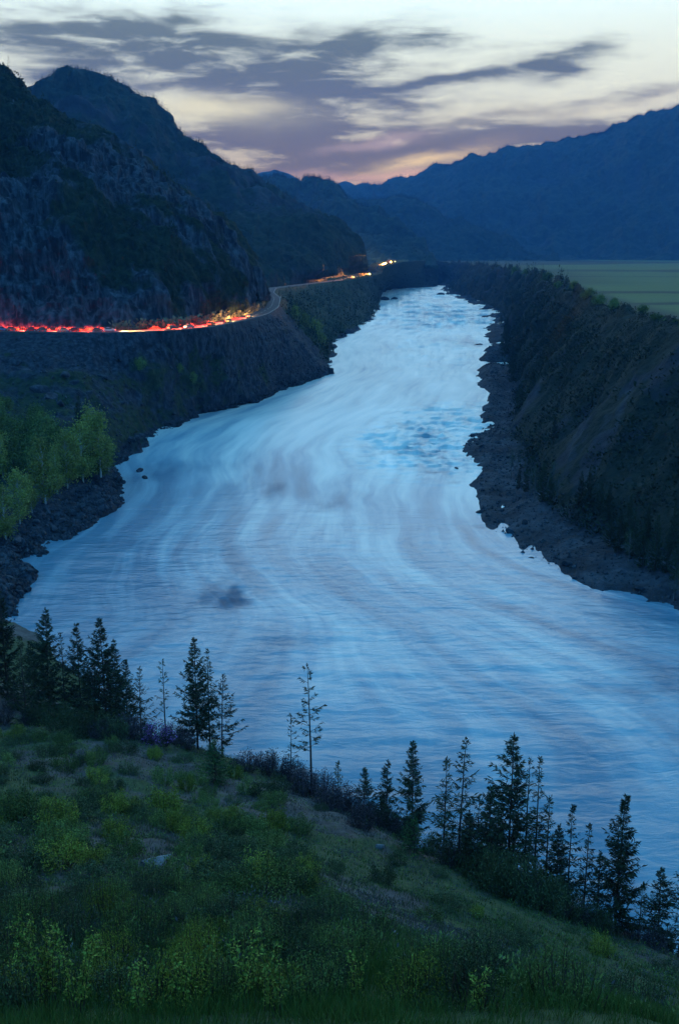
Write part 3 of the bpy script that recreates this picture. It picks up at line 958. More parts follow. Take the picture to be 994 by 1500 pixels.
SPR = [
    # px, base, top, style, radius/height, base frac, lean, label
    (74, 1050, 888, 'spruce', 0.20, 0.02, 0.3, 'bushy dark spruce at the far left end of the tree row'),
    (98, 1062, 925, 'larch', 0.13, 0.05, 0.0, 'thin dark spruce squeezed between the two bushy leftmost spruces'),
    (121, 1066, 912, 'spruce', 0.17, 0.02, 0.1, 'dark pointed spruce just left of the tallest left-end spruce'),
    (158, 1072, 904, 'spruce', 0.22, 0.02, -0.2, 'tallest and broadest spruce of the left-end clump'),
    (188, 1068, 965, 'spruce', 0.2, 0.03, 0.1, 'short spruce leaning on the right flank of the left-end clump'),
    (207, 1072, 975, 'larch', 0.22, 0.04, 0.2, 'ragged small spruce at the right edge of the left-end clump'),
    (243, 1078, 964, 'sparse', 0.16, 0.25, 0.0, 'slender see-through young larch standing alone beside purple shrub'),
    (290, 1098, 932, 'spruce', 0.19, 0.10, 0.1, 'tall slim spruce, left of the tight trio before the river'),
    (308, 1100, 948, 'larch', 0.14, 0.15, 0.0, 'narrow spruce in the middle of the tight trio'),
    (326, 1104, 985, 'larch', 0.24, 0.15, 0.3, 'open-branched larch with long upswept boughs right of the trio'),
    (456, 1152, 970, 'sparse', 0.20, 0.30, -0.35, 'gaunt half-bare larch with bent tip and drooping boughs'),
    (426, 1130, 1050, 'sparse', 0.20, 0.15, 0.1, 'low thin larch at the foot of the gaunt half-bare larch'),
    (495, 1168, 1113, 'larch', 0.22, 0.1, 0.0, 'tiny spruce just right of the gaunt larch'),
    (533, 1192, 1122, 'spruce', 0.24, 0.06, 0.0, 'smallest spruce of the middle row, left of two taller ones'),
    (565, 1206, 1112, 'spruce', 0.19, 0.06, 0.1, 'medium pointed spruce between the smallest and the tall slim spruce'),
    (602, 1226, 1084, 'spruce', 0.17, 0.08, 0.0, 'tall slim spruce above the bright green bush at mid slope'),
    (648, 1256, 1108, 'larch', 0.16, 0.15, 0.1, 'slender larch with bare lower stem left of the twin larch'),
    (670, 1262, 1078, 'larch', 0.18, 0.22, 0.3, 'tall airy larch with leaning top left of the biggest spruce'),
    (697, 1272, 1165, 'larch', 0.22, 0.1, 0.0, 'low spruce tucked against the left side of the biggest spruce'),
    (741, 1302, 1072, 'spruce', 0.21, 0.02, 0.1, 'biggest and darkest spruce on the slope, broad to the ground'),
    (766, 1300, 1108, 'sparse', 0.12, 0.25, 0.0, 'bare spiky larch stem touching the biggest spruce'),
    (780, 1312, 1106, 'larch', 0.11, 0.2, 0.0, 'tall thin larch just right of the biggest spruce'),
    (797, 1318, 1165, 'larch', 0.18, 0.08, 0.0, 'bushy mid-height larch second right of the biggest spruce'),
    (829, 1330, 1178, 'larch', 0.15, 0.08, 0.0, 'narrow pointed larch in the row right of the biggest spruce'),
    (853, 1338, 1205, 'larch', 0.15, 0.08, 0.1, 'shorter narrow larch left of the lone right-hand spruce'),
    (900, 1362, 1164, 'spruce', 0.19, 0.06, 0.1, 'lone symmetrical spruce with upswept boughs near the right edge'),
    (934, 1370, 1290, 'larch', 0.2, 0.05, 0.0, 'low scrubby larch between the lone spruce and the right edge'),
    (962, 1378, 1268, 'spruce', 0.24, 0.04, -0.2, 'leaning bushy spruce near the right edge of the picture'),
    (53, 1050, 938, 'spruce', 0.2, 0.02, 0.0, 'short dark spruce filling the gap left of the far-left bushy spruce'),
    (140, 1072, 946, 'larch', 0.18, 0.03, 0.1, 'low larch in the gap left of the tallest left-end spruce'),
    (173, 1072, 934, 'spruce', 0.17, 0.03, 0.1, 'narrow spruce pressed to the right side of the tallest left-end spruce'),
    (715, 1292, 1150, 'spruce', 0.2, 0.02, -0.1, 'half-height spruce merging with the left side of the biggest spruce'),
    (812, 1330, 1205, 'spruce', 0.2, 0.03, 0.0, 'low dense spruce under the bushy mid-height larch'),
    (872, 1352, 1245, 'larch', 0.2, 0.03, 0.0, 'small ragged larch just left of the lone symmetrical spruce'),
    (684, 1272, 1185, 'spruce', 0.22, 0.02, 0.0, 'short bushy spruce under the tall airy larch'),
    (992, 1384, 1246, 'larch', 0.26, 0.05, 0.2, 'upswept spruce cut off by the right edge of the picture'),
]
for i, (px, pb, pt, st, rw, bs, ln, lab) in enumerate(SPR):
    nm = 'spruce_tree' if st == 'spruce' else 'larch_tree'
    plant_conifer(nm, lab, 'tree', px, pb, pt, st, rw, M_spruce if st == 'spruce' else (M_spruce if i % 2 else M_larch), 900 + i, bs, ln)
plant_conifer('young_spruce', 'bright green bushy young conifer below the tight spruce trio', 'young tree', 316, 1148, 1082, 'young', 0.42, M_young, 55, 0.0)
plant_conifer('young_spruce', 'bright green young conifer at the foot of the tall slim spruce', 'young tree', 606, 1248, 1196, 'young', 0.40, M_young, 56, 0.0)
# off-frame / edge fillers at left
plant_conifer('spruce_tree', 'half-seen dark spruce at the left edge, above the bouldery shore', 'tree', 12, 1022, 862, 'spruce', 0.2, M_spruce, 57, 0.02)
plant_conifer('larch_tree', 'pale olive larch in front of the bushy left-end spruce', 'tree', 40, 1060, 930, 'larch', 0.24, M_larch, 58, 0.03)

# ----------------------------------------------------------------- shrubs
def shrub_meshes(w, h, nst, nlf, ls, seed, mat, lw=0.45, up=0.9, bloom=None):
    r = np.random.default_rng(seed)
    st, lf = Geo(), Geo()
    bl = Geo() if bloom else None
    for k in range(nst):
        a = r.uniform(0, 2 * np.pi)
        rr_ = math.sqrt(r.random()) * w * 0.5
        hh_ = h * r.uniform(0.55, 1.05) * (1 - 0.45 * (rr_ / (w * 0.5)) ** 2)
        p0 = np.array([math.cos(a) * rr_ * 0.45, math.sin(a) * rr_ * 0.45, -0.15])
        p1 = np.array([math.cos(a) * rr_, math.sin(a) * rr_, hh_]) + r.normal(0, 0.04 * h, 3)
        t = np.linspace(0, 1, 5)[:, None]
        pts = p0 + (p1 - p0) * t + np.array([math.cos(a), math.sin(a), 0]) * (0.12 * w * np.sin(t * np.pi) * 0.5)
        st.tube(pts, np.linspace(0.012 * h ** 0.5 + 0.004, 0.004, 5), 3)
        nn = max(3, nlf // nst)
        q = r.uniform(0.25, 1.03, nn) ** 0.8
        pp = np.stack([np.interp(q, t[:, 0], pts[:, i]) for i in range(3)], 1) + r.normal(0, 0.055 * w, (nn, 3)) * np.array([1, 1, 0.6])
        dd = r.normal(0, 1, (nn, 3)) + np.array([0, 0, up])
        ln = ls * r.uniform(0.6, 1.3, nn)
        lf.leaves(pp, dd, ln, ln * lw, tint=np.clip(r.random() * 0.6 + r.random(nn) * 0.4, 0, 1), r=r)
        if bloom:
            m_ = r.random(nn) < 0.35
            bl.leaves(pp[m_] + np.array([0, 0, 0.05]), dd[m_], ln[m_] * 0.8, ln[m_] * 0.7, r=r)
    return st.mesh('stem', M_stem), lf.mesh('foliage', mat), (bl.mesh('blossom', bloom) if bloom else None)


PROTO = {
    'mound': [shrub_meshes(1.9, 1.0, 40, 3000, 0.085, 300 + i, M_darkleaf, 0.38) for i in range(4)],
    'green': [shrub_meshes(1.7, 1.25, 38, 3000, 0.085, 320 + i, M_greenleaf, 0.38) for i in range(4)],
    'yellow': [shrub_meshes(1.4, 1.5, 34, 2800, 0.085, 340 + i, M_yelleaf, 0.38) for i in range(3)],
    'purple': [shrub_meshes(2.0, 1.7, 70, 2000, 0.13, 360 + i, M_purple, 0.3) for i in range(3)],
    'greenfine': [shrub_meshes(1.3, 1.0, 60, 3600, 0.05, 400 + i, M_greenleaf, 0.36, 2.2) for i in range(3)],
    'yellowfine': [shrub_meshes(1.1, 1.15, 50, 3200, 0.05, 410 + i, M_yelleaf, 0.36, 2.2) for i in range(3)],
    'moundfine': [shrub_meshes(1.4, 0.8, 60, 3600, 0.05, 420 + i, M_darkleaf, 0.36, 1.6) for i in range(3)],
    'bloom': [shrub_meshes(2.0, 1.7, 60, 1600, 0.13, 380, M_purple, 0.3, bloom=M_bloom)],
}
NAMES = {'mound': 'low_shrub', 'green': 'green_shrub', 'yellow': 'yellow_green_shrub', 'purple': 'rhododendron_shrub', 'bloom': 'rhododendron_shrub'}
placed = []


def put_shrub(kind, p, scale, label, group, rz=None, i=None, cat='shrub', name=None):
    pr = PROTO[kind][random.randrange(len(PROTO[kind])) if i is None else i % len(PROTO[kind])]
    e_ = tag(empty(name or NAMES[kind], (p[0], p[1], p[2] - 0.04), random.uniform(0, 6.28) if rz is None else rz, scale), label, cat, group)
    obj('stem', pr[0], e_)
    obj('foliage', pr[1], e_)
    if pr[2]:
        obj('blossom', pr[2], e_)
    placed.append((p[0], p[1], p[2]))
    return e_


SH_LAB = {'mound': ('low dark grey-green mound shrub on the near slope', 'dark mound shrubs on the near slope'),
          'green': ('rounded mid-green leafy shrub on the near slope', 'mid-green shrubs on the near slope'),
          'yellow': ('yellow-green upright leafy shrub on the near slope', 'yellow-green shrubs on the near slope'),
          'purple': ('dusky purple-brown twiggy shrub along the crest under the conifers', 'purple-brown shrubs along the crest')}
rnd = random.Random(11)
# dusky purple shrubs along the crest
for px, py, s in [(350, 1112, 1.2), (372, 1118, 1.3), (390, 1128, 1.2), (405, 1140, 1.5), (430, 1150, 1.4), (470, 1166, 1.3), (500, 1184, 1.4), (520, 1198, 1.2), (545, 1206, 1.1), (570, 1218, 1.2), (445, 1165, 1.5), (480, 1186, 1.3), (415, 1125, 1.2), (360, 1130, 1.2),
                  (185, 1080, 1.3), (205, 1086, 1.2), (255, 1090, 1.2), (150, 1082, 1.1), (270, 1098, 1.1), (530, 1215, 1.1), (585, 1228, 1.0), (630, 1252, 0.9), (660, 1268, 0.9), (690, 1282, 0.9), (715, 1300, 1.1), (770, 1322, 1.1), (815, 1338, 0.9), (845, 1350, 0.9), (880, 1366, 0.8), (925, 1376, 0.8), (955, 1388, 0.9), (985, 1394, 0.9),
                  (20, 1040, 1.2), (45, 1062, 1.1), (5, 1060, 1.2)]:
    p = on_hill(px, py)
    if p is not None:
        put_shrub('purple', p, s, *SH_LAB['purple'])
p = on_hill(233, 1092)
put_shrub('bloom', p, 1.35, 'shrub with violet blossom under the lone see-through larch', None)
for px, py, s in [(672, 1272, 1.5), (700, 1292, 1.7), (725, 1306, 1.9), (750, 1318, 2.0), (775, 1326, 1.8), (800, 1336, 1.7), (828, 1346, 1.4), (870, 1362, 1.3), (560, 1214, 1.3), (590, 1230, 1.2), (640, 1256, 1.3), (60, 1064, 1.7), (90, 1072, 1.9), (130, 1078, 1.8), (165, 1082, 1.5)]:
    p = on_hill(px, py)
    if p is not None:
        put_shrub('mound', p, (s, s, s * 1.5), 'tall dark thicket shrub at the foot of the conifer row', 'dark thicket under the conifers', name='thicket_shrub')
# named bright bushes
for kind, px, py, s, lab in [('yellow', 243, 1195, 1.5, 'brightest yellow-green pointed bush in the middle of the left slope'), ('yellow', 262, 1222, 1.0, 'small golden bush just below the brightest yellow-green bush'),
                             ('green', 30, 1205, 1.5, 'large rounded green bush at the left edge of the slope'), ('green', 190, 1282, 0.55, 'green tuft bush growing against the pale boulder'),
                             ('yellow', 400, 1225, 1.5, 'wide yellow-green bush in the centre of the slope under purple shrubs')]:
    p = on_hill(px, py)
    put_shrub(kind, p, s, lab, None)
# scattered shrubs
cnt = 0
tries = 0
while cnt < 285 and tries < 9000:
    tries += 1
    px, py = rnd.uniform(-60, 1040), rnd.uniform(1070, 1480)
    crest = np.interp(px, [0, 100, 230, 400, 540, 700, 850, 994], [1030, 1075, 1100, 1150, 1220, 1306, 1370, 1420])
    if py < crest:
        continue
    right = px > 430 + (py - 1200) * 0.4
    if right and rnd.random() < 0.72:
        continue
    if abs(px - 225) < 45 and 1240 < py < 1300:
        continue
    p = on_hill(px, py)
    if p is None:
        continue
    if any(math.hypot(p[0] - q[0], p[1] - q[1]) < 0.75 for q in placed):
        continue
    k = rnd.choices(['mound', 'green', 'yellow'], [0.5, 0.33, 0.17] if not right else [0.62, 0.22, 0.16])[0]
    s = rnd.uniform(0.6, 1.25) * (0.95 if p[1] < 30 else 0.8 if right else 1.0)
    near_ = p[1] < 30
    put_shrub(k + ('fine' if near_ else ''), p, (s * rnd.uniform(0.9, 1.25), s * rnd.uniform(0.9, 1.2), s * rnd.uniform(0.75, 1.1)), *SH_LAB[k], name=NAMES[k])
    cnt += 1

# tall leafy saplings in the lower left and thin ones in the middle
def sapling_meshes(h, nst, seed, ls=0.058, spread=0.25):
    r = np.random.default_rng(seed)
    st, lf = Geo(), Geo()
    for k in range(nst):
        a = r.uniform(0, 2 * np.pi)
        hh_ = h * r.uniform(0.5, 1.0)
        p0 = np.array([r.normal(0, 0.07), r.normal(0, 0.07), -0.1])
        tip = np.array([math.cos(a) * spread * hh_ * r.uniform(0.3, 1), math.sin(a) * spread * hh_ * r.uniform(0.3, 1), hh_])
        t = np.linspace(0, 1, 8)[:, None]
        pts = p0 + (tip - p0) * np.concatenate([t ** 1.3, t ** 1.3, t], 1)
        st.tube(pts, np.linspace(0.011, 0.003, 8), 4)
        nn = int(95 * hh_ / 1.5)
        q = r.uniform(0.3, 1.0, nn)
        pp = np.stack([np.interp(q, t[:, 0], pts[:, i]) for i in range(3)], 1) + r.normal(0, 0.03, (nn, 3))
        dd = r.normal(0, 1, (nn, 3)) + np.array([0, 0, -0.1])
        ln = ls * r.uniform(0.6, 1.3, nn)
        lf.leaves(pp, dd, ln, ln * 0.6, r=r)
    return st.mesh('stem', M_stem), lf.mesh('foliage', M_sapleaf)


M_sapleaf = leaf_mat('sapling_leaves', (0.13, 0.17, 0.03), (0.25, 0.30, 0.055), 0.2)
SAP = [(70, 1478, 1.75, 7, 'tallest leafy sapling clump in the lower left corner'), (118, 1492, 1.7, 4, 'leafy sapling right of the tallest clump in the lower left corner'), (25, 1470, 1.1, 4, 'short leafy sapling against the left edge of the picture'),
       (362, 1478, 1.35, 3, 'thin tall sapling below centre, taller than the grass round it'), (400, 1490, 1.2, 3, 'thin leafy sapling right of the thin tall one below centre'), (150, 1440, 1.3, 4, 'leafy sapling behind and right of the lower left corner clump'), (40, 1420, 1.4, 4, 'leafy sapling behind the corner clump near the left edge'), (310, 1440, 1.1, 3, 'slim sapling upslope and left of the thin tall one below centre'), (520, 1470, 1.0, 3, 'lone slim sapling just right of centre at the bottom'), (610, 1450, 0.9, 3, 'short sapling at the bottom, halfway from centre to the right edge'), (700, 1480, 0.8, 3, 'rightmost short sapling at the bottom of the slope'),
       (435, 1472, 0.9, 3, 'short leafy sapling second right of the thin tall one'),
       (265, 1484, 1.0, 3, 'small leafy sapling midway between the corner clump and centre'), (205, 1488, 0.95, 3, 'small leafy sapling just right of the corner clump')]
for i, (px, py, h, nst, lab) in enumerate(SAP):
    p = on_hill(px, py)
    sm, lm = sapling_meshes(h, nst * 2, 700 + i)
    e_ = tag(empty('sapling', (p[0], p[1], p[2])), lab, 'sapling', 'leafy saplings at the bottom of the slope')
    obj('stem', sm, e_)
    obj('foliage', lm, e_)

# grass: one uncountable cover
g = Geo()
def grass_patch(nb, ymin, ymax, hmin, hmax, wd, seed):
    r = np.random.default_rng(seed)
    yy = np.sqrt(r.uniform(ymin ** 2, ymax ** 2, nb))
    xx = yy * r.uniform(-0.5, 0.5, nb)
    cl = vnoise(xx / 1.2, yy / 1.2, 0, 5) + 0.6 * vnoise(xx / 0.35, yy / 0.35, 0, 6)
    keep = cl > r.uniform(-1.0, 0.5, nb)
    xx, yy = xx[keep], yy[keep]
    zz = hill_z(xx, yy)
    k2 = zz > 0.5
    xx, yy, zz = xx[k2], yy[k2], zz[k2]
    m = len(xx)
    dry_ = fbm(xx / 14, yy / 14, 0, 151, 4) + 0.25
    near_t = sstep(34, 16, yy)
    t = np.clip(0.45 + 0.45 * dry_ - 0.4 * sstep(0, 40, xx) * sstep(26, 60, yy) + 0.45 * near_t + r.normal(0, 0.3, m), 0, 1)
    D = np.stack([r.normal(0.05, 0.28, m), r.normal(0, 0.28, m), np.ones(m)], 1)
    L = r.uniform(hmin, hmax, m)
    g.leaves(np.stack([xx, yy, zz - 0.03], 1), D, L, wd, tint=t, r=r)


grass_patch(90000, 6, 28, 0.12, 0.5, 0.013, 1)
grass_patch(90000, 8, 19, 0.1, 0.45, 0.011, 4)
grass_patch(90000, 22, 50, 0.14, 0.4, 0.03, 2)
grass_patch(110000, 40, 100, 0.12, 0.32, 0.05, 3)
o = obj('grass', g.mesh('grass', M_grass))
tag(o, 'rough mixed green and dry grass covering the near slope', 'grass', kind='stuff')

def hill_scatter(n_, y0, y1, seed, side):
    r = np.random.default_rng(seed)
    yy = np.sqrt(r.uniform(y0 ** 2, y1 ** 2, n_))
    xx = yy * r.uniform(-0.42, 0.45, n_)
    w_ = vnoise(xx / 3, yy / 3, 0, seed) + side * sstep(-5, 20, xx) * 0.5
    k_ = w_ > r.uniform(-0.9, 0.5, n_)
    xx, yy = xx[k_], yy[k_]
    zz = hill_z(xx, yy)
    k_ = zz > 1
    return np.stack([xx, yy, zz], 1)[k_]
COVER = [hill_scatter(7000, 16, 95, 51, 1), hill_scatter(5000, 14, 95, 52, 0)]


# ----------------------------------------------------------------- rocks
def rock_mesh(name, seed, mat, sq=(1, 0.8, 0.65)):
    import bmesh
    bm = bmesh.new()
    bmesh.ops.create_icosphere(bm, subdivisions=3, radius=1)
    v = np.array([x.co[:] for x in bm.verts])
    r = np.random.default_rng(seed)
    for k in range(9):                       # chop flat facets
        nrm_ = r.normal(size=3)
        nrm_ /= np.linalg.norm(nrm_)
        dd = v @ nrm_ - r.uniform(0.5, 0.85)
        v = v - np.where(dd > 0, dd, 0)[:, None] * nrm_
    v = v * (1 + 0.05 * fbm(v[:, 0] * 2.5, v[:, 1] * 2.5, v[:, 2] * 2.5, seed, 3))[:, None] * np.array(sq)
    for x, c in zip(bm.verts, v):
        x.co = c
    me = bpy.data.meshes.new(name)
    bm.to_mesh(me)
    bm.free()
    me.materials.append(mat)
    at = me.attributes.new('veg', 'FLOAT', 'POINT')
    return me


ROCKS = [rock_mesh('boulder', 40 + i, M_boulder, (1, random.uniform(0.65, 0.9), random.uniform(0.5, 0.75))) for i in range(7)]
p = on_hill(226, 1270)
o = obj('boulder', rock_mesh('boulder', 77, M_palerock, (1.15, 0.8, 0.55)), loc=(p[0], p[1], p[2] + 0.12))
o.scale = (0.75, 0.75, 0.75)
o.rotation_euler = (0, 0, 0.4)
tag(o, 'pale grey boulder lying among bushes on the near slope', 'boulder')
p = on_hill(557, 1242)
o = obj('boulder', rock_mesh('boulder', 78, M_palerock, (1, 0.8, 0.6)), loc=(p[0], p[1], p[2] + 0.05))
o.scale = (0.42, 0.42, 0.42)
tag(o, 'small pale rock beside the purple shrubs at the crest', 'boulder')
p = on_hill(541, 1388)
o = obj('boulder', rock_mesh('boulder', 79, M_palerock, (1, 0.8, 0.6)), loc=(p[0], p[1], p[2] + 0.02))
o.scale = (0.2, 0.2, 0.2)
tag(o, 'small pale stone alone on the dry open slope', 'boulder')


def surf_points(P, U, u0, u1, n, r, ymin=None, ymax=None, wfun=None):
    ui = np.nonzero((U >= u0) & (U <= u1))[0]
    out_ = []
    G = P[:, ui]
    cell = np.linalg.norm(np.diff(G, axis=0)[:, :-1], axis=2) * np.linalg.norm(np.diff(G, axis=1)[:-1], axis=2)
    ym = G[:-1, :-1, 1]
    if ymin is not None:
        cell = np.where((ym > ymin) & (ym < ymax), cell, 0)
    if wfun is not None:
        cell = cell * wfun(G[:-1, :-1])
    pr = (cell / cell.sum()).ravel()
    k = r.choice(len(pr), n, p=pr)
    i, j = k // cell.shape[1], k % cell.shape[1]
    a, b_ = r.random(n)[:, None], r.random(n)[:, None]
    return G[i, j] * (1 - a) * (1 - b_) + G[i + 1, j] * a * (1 - b_) + G[i, j + 1] * (1 - a) * b_ + G[i + 1, j + 1] * a * b_


r_ = np.random.default_rng(5)
for q in surf_points(*LB, 0.85, 1.5, 150, r_, 130, 480):
    if q[2] < -1.2:
        continue
    o = obj('boulder', ROCKS[r_.integers(7)], loc=(q[0], q[1], q[2] + 0.15))
    s = float(np.clip(r_.lognormal(-0.35, 0.45), 0.35, 1.7))
    o.scale = (s, s, s)
    o.rotation_euler = (r_.normal(0, 0.3), r_.normal(0, 0.3), r_.uniform(0, 6.28))
    tag(o, 'dark angular boulder along the left shore below the scree', 'boulder', 'boulders along the left shore')
for q in surf_points(*RB, 0.8, 1.5, 110, r_, 140, 620):
    if q[2] < -1.2:
        continue
    o = obj('boulder', ROCKS[r_.integers(7)], loc=(q[0], q[1], q[2] + 0.1))
    s = float(np.clip(r_.lognormal(-0.5, 0.4), 0.3, 1.4))
    o.scale = (s, s, s)
    o.rotation_euler = (r_.normal(0, 0.3), r_.normal(0, 0.3), r_.uniform(0, 6.28))
    tag(o, 'dark boulder at the water edge of the right bank', 'boulder', 'boulders along the right shore')
for px, py, s, lab in [(712, 543, 3.2, 'largest dark rock standing in the water by the right shore'), (700, 506, 3.0, 'dark rock in the water upstream of the largest one'), (668, 687, 0.9, 'small round dark rock in the rapids off the right shore'),
                       (562, 440, 9.0, 'distant dark rock off the far left shore, left of its pair'), (576, 439, 8.0, 'distant dark rock off the far left shore, right of its pair'), (646, 433, 8.0, 'distant dark rock off the far right shore where the river bends'),
                       (205, 690, 1.5, 'low dark rock in the water off the left point'), (212, 700, 1.2, 'smaller dark rock beyond the left point, nearest the current'), (106, 783, 1.3, 'dark rock at the tip of the left shore spit')]:
    q = at_z(px, py, 0)
    o = obj('river_rock', ROCKS[r_.integers(7)], loc=(q[0], q[1], 0.0))
    o.scale = (s * 1.3, s, s)
    o.rotation_euler = (0, 0, r_.uniform(0, 6.28))
    tag(o, lab, 'rock', 'rocks standing in the river')

# loose rubble on scree and shores: uncountable
def rubble(name, label, pts, sizes, seed, mat):
    r = np.random.default_rng(seed)
    base = np.array([[1, 0, -0.3], [-0.5, 0.85, -0.3], [-0.5, -0.85, -0.3], [0.15, 0.1, 0.75]])
    tri = np.array([[0, 1, 3], [1, 2, 3], [2, 0, 3], [0, 2, 1]])
    n_ = len(pts)
    a = r.uniform(0, 6.28, n_)
    ca, sa = np.cos(a), np.sin(a)
    B = np.repeat(base[None], n_, 0) * r.uniform(0.6, 1.3, (n_, 4, 3))
    V = np.stack([B[..., 0] * ca[:, None] - B[..., 1] * sa[:, None], B[..., 0] * sa[:, None] + B[..., 1] * ca[:, None], B[..., 2]], 2) * sizes[:, None, None] + pts[:, None]
    F_ = (tri[None] + 4 * np.arange(n_)[:, None, None]).reshape(-1, 3)
    o = obj(name, mk_mesh(name, V.reshape(-1, 3), None, F_, {'veg': np.zeros(n_ * 4)}, mats=[mat]))
    tag(o, label, 'rubble', kind='stuff')


pts = np.concatenate([surf_points(*LB, 1.0, 3.9, 9000, r_, 130, 520), surf_points(*LB, 0.8, 1.7, 7000, r_, 130, 520)])
rubble('rubble', 'loose dark stones over the scree below the road', pts, np.clip(r_.lognormal(-0.9, 0.5, len(pts)), 0.15, 1.2), 3, M_boulder)
pts = surf_points(*RB, 0.9, 2.1, 9000, r_, 140, 700)
rubble('rubble', 'loose grey stones over the right shore', pts, np.clip(r_.lognormal(-1.2, 0.5, len(pts)), 0.12, 0.9), 4, M_boulder)

# ----------------------------------------------------------------- left grove and slope shrubs
def bank_point(B, px, py):
    """point of a bank mesh seen in this direction"""
    Pm = B[0].reshape(-1, 3)
    dep = Pm[:, 1] * CP - (Pm[:, 2] - CAM_Z) * SP
    up = Pm[:, 1] * SP + (Pm[:, 2] - CAM_Z) * CP
    cx, cy = 497 + F * Pm[:, 0] / dep, 750 - F * up / dep
    return Pm[np.argmin((cx - px) ** 2 + (cy - py) ** 2)]


def broadleaf_meshes(h, w, seed, mat, leaf=0.34, nl=2400, bark=None, base=0.28):
    r = np.random.default_rng(seed)
    tr, cr = Geo(), Geo()
    zz = np.linspace(-0.5, h * 0.92, 9)
    ax = np.stack([np.cumsum(r.normal(0, 0.02 * h / 9, 9)), np.cumsum(r.normal(0, 0.02 * h / 9, 9)), zz], 1)
    tr.tube(ax, np.linspace(0.016 * h, 0.02, 9), 6)
    ncl = 46
    for k in range(ncl):
        f = r.uniform(base, 1.0)
        a = r.uniform(0, 6.28)
        prof = math.sin(min(1, (f - base + 0.1) / (1.08 - base)) * math.pi) ** 0.6
        rr_ = w * 0.5 * prof * r.uniform(0.25, 1.0)
        c = np.array([np.interp(f * h, zz, ax[:, 0]) + math.cos(a) * rr_, np.interp(f * h, zz, ax[:, 1]) + math.sin(a) * rr_, f * h])
        root = np.array([np.interp(f * h * 0.8, zz, ax[:, 0]), np.interp(f * h * 0.8, zz, ax[:, 1]), f * h * 0.78])
        tr.tube(np.stack([root, root * 0.5 + c * 0.5 + np.array([0, 0, 0.1]), c]), [0.05, 0.035, 0.015], 3)
        nn = nl // ncl
        s_ = w * r.uniform(0.06, 0.14)
        pp = c + r.normal(0, 1, (nn, 3)) * np.array([s_, s_, s_ * 1.25])
        cr.leaves(pp, r.normal(0, 1, (nn, 3)) + np.array([0, 0, 0.2]), leaf * r.uniform(0.6, 1.3, nn), leaf * 0.55, tint=np.clip(r.random() * 0.6 + r.random(nn) * 0.4, 0, 1), r=r)
    return tr.mesh('trunk', bark or M_birch), cr.mesh('crown', mat)


BIRCH = [broadleaf_meshes(10, 4.4, 820 + i, M_birchleaf, 0.34, 4200, None, 0.15) for i in range(5)]
for i, (px, pb, pt, wk, lab) in enumerate([(66, 738, 645, 1.0, 'tall olive birch standing third from the left shore spit'), (100, 715, 632, 1.0, 'slim olive birch between the two broadest birches'), (122, 706, 622, 1.1, 'broad yellow-green birch in the middle of the grove'),
                                    (148, 700, 610, 1.1, 'broad pale green birch at the river end of the grove'), (136, 690, 600, 0.9, 'higher-standing birch behind the river end of the grove'), (84, 724, 655, 0.8, 'small birch in front of the slim olive birch'), (30, 768, 690, 1.0, 'low yellow-green birch nearest the camera in the grove'),
                                    (8, 790, 715, 1.0, 'half-seen birch at the left edge, lowest of the grove'), (48, 752, 700, 0.8, 'short bushy birch left of the tall olive birch'), (160, 690, 640, 0.7, 'smallest birch at the water side of the grove'),
                                    (5, 700, 640, 1.0, 'dull green birch at the left edge, upslope of the grove')]):
    q = bank_point(LB, px, pb)
    top = at_y(px, pt, q[1])
    s = max(3.0, top[2] - q[2]) / 10
    tm, cm = BIRCH[i % 5]
    e_ = tag(empty('birch_tree', q, i * 1.3, (s * wk, s * wk, s)), lab, 'tree', 'birch grove on the left bank')
    obj('trunk', tm, e_)
    obj('crown', cm, e_)
SHB = [broadleaf_meshes(4, 4.4, 840 + i, [M_greenleaf, M_greenleaf][i % 2], 0.3, 2200, M_stem, 0.05) for i in range(4)]
SHB2 = [broadleaf_meshes(4, 4.2, 846 + i, M_birchleaf, 0.26, 1800, M_stem, 0.05) for i in range(2)]
rn = random.Random(3)
cnt = 0
while cnt < 120:
    px, py = rn.uniform(-120, 160), rn.uniform(565, 700)
    if py < 565 + max(0, px) * 0.75 or px > 150:
        continue
    q = bank_point(LB, px, py)
    s = rn.uniform(0.9, 2.2) * (0.6 if py < 610 else 1.0)
    e_ = tag(empty('bank_shrub', (q[0], q[1], q[2] - 0.2), rn.uniform(0, 6.28), (s, s, s * rn.uniform(0.7, 1.1))), 'dense green shrub covering the slope above the birch grove', 'shrub', 'shrubs on the slope above the birch grove')
    tm, cm = SHB[rn.randrange(4)]
    obj('trunk', tm, e_)
    obj('crown', cm, e_)
    cnt += 1
for i, (px, pb, h, lab) in enumerate([(118, 622, 12, 'dark pointed spruce standing behind the birch grove'), (130, 612, 10, 'second dark spruce behind the birch grove, nearer the scree')]):
    q = bank_point(LB, px, pb + 20)
    tm, cm = conifer_meshes(h, h * 0.17, 860 + i, 'spruce', M_spruce, 0.03)
    e_ = tag(empty('spruce_tree', q), lab, 'tree', 'dark spruces behind the birch grove')
    obj('trunk', tm, e_)
    obj('crown', cm, e_)
for i, (px, py, s) in enumerate([(62, 572, 3.2), (75, 580, 2.6), (88, 590, 2.2), (110, 560, 2.0), (130, 575, 1.8), (40, 545, 2.6), (150, 552, 1.6), (98, 548, 2.2), (20, 530, 2.4), (175, 590, 1.5)]):
    q = bank_point(LB, px, py)
    o = obj('rock_outcrop', ROCKS[i % 7], loc=(q[0], q[1], q[2] - 0.2 * s))
    o.scale = (s * 1.4, s, s * 1.1)
    o.rotation_euler = (0.5, 0.2, i * 1.1)
    tag(o, 'grey-blue rock outcrop jutting from the upper scree at left', 'rock', 'outcrops on the upper scree')
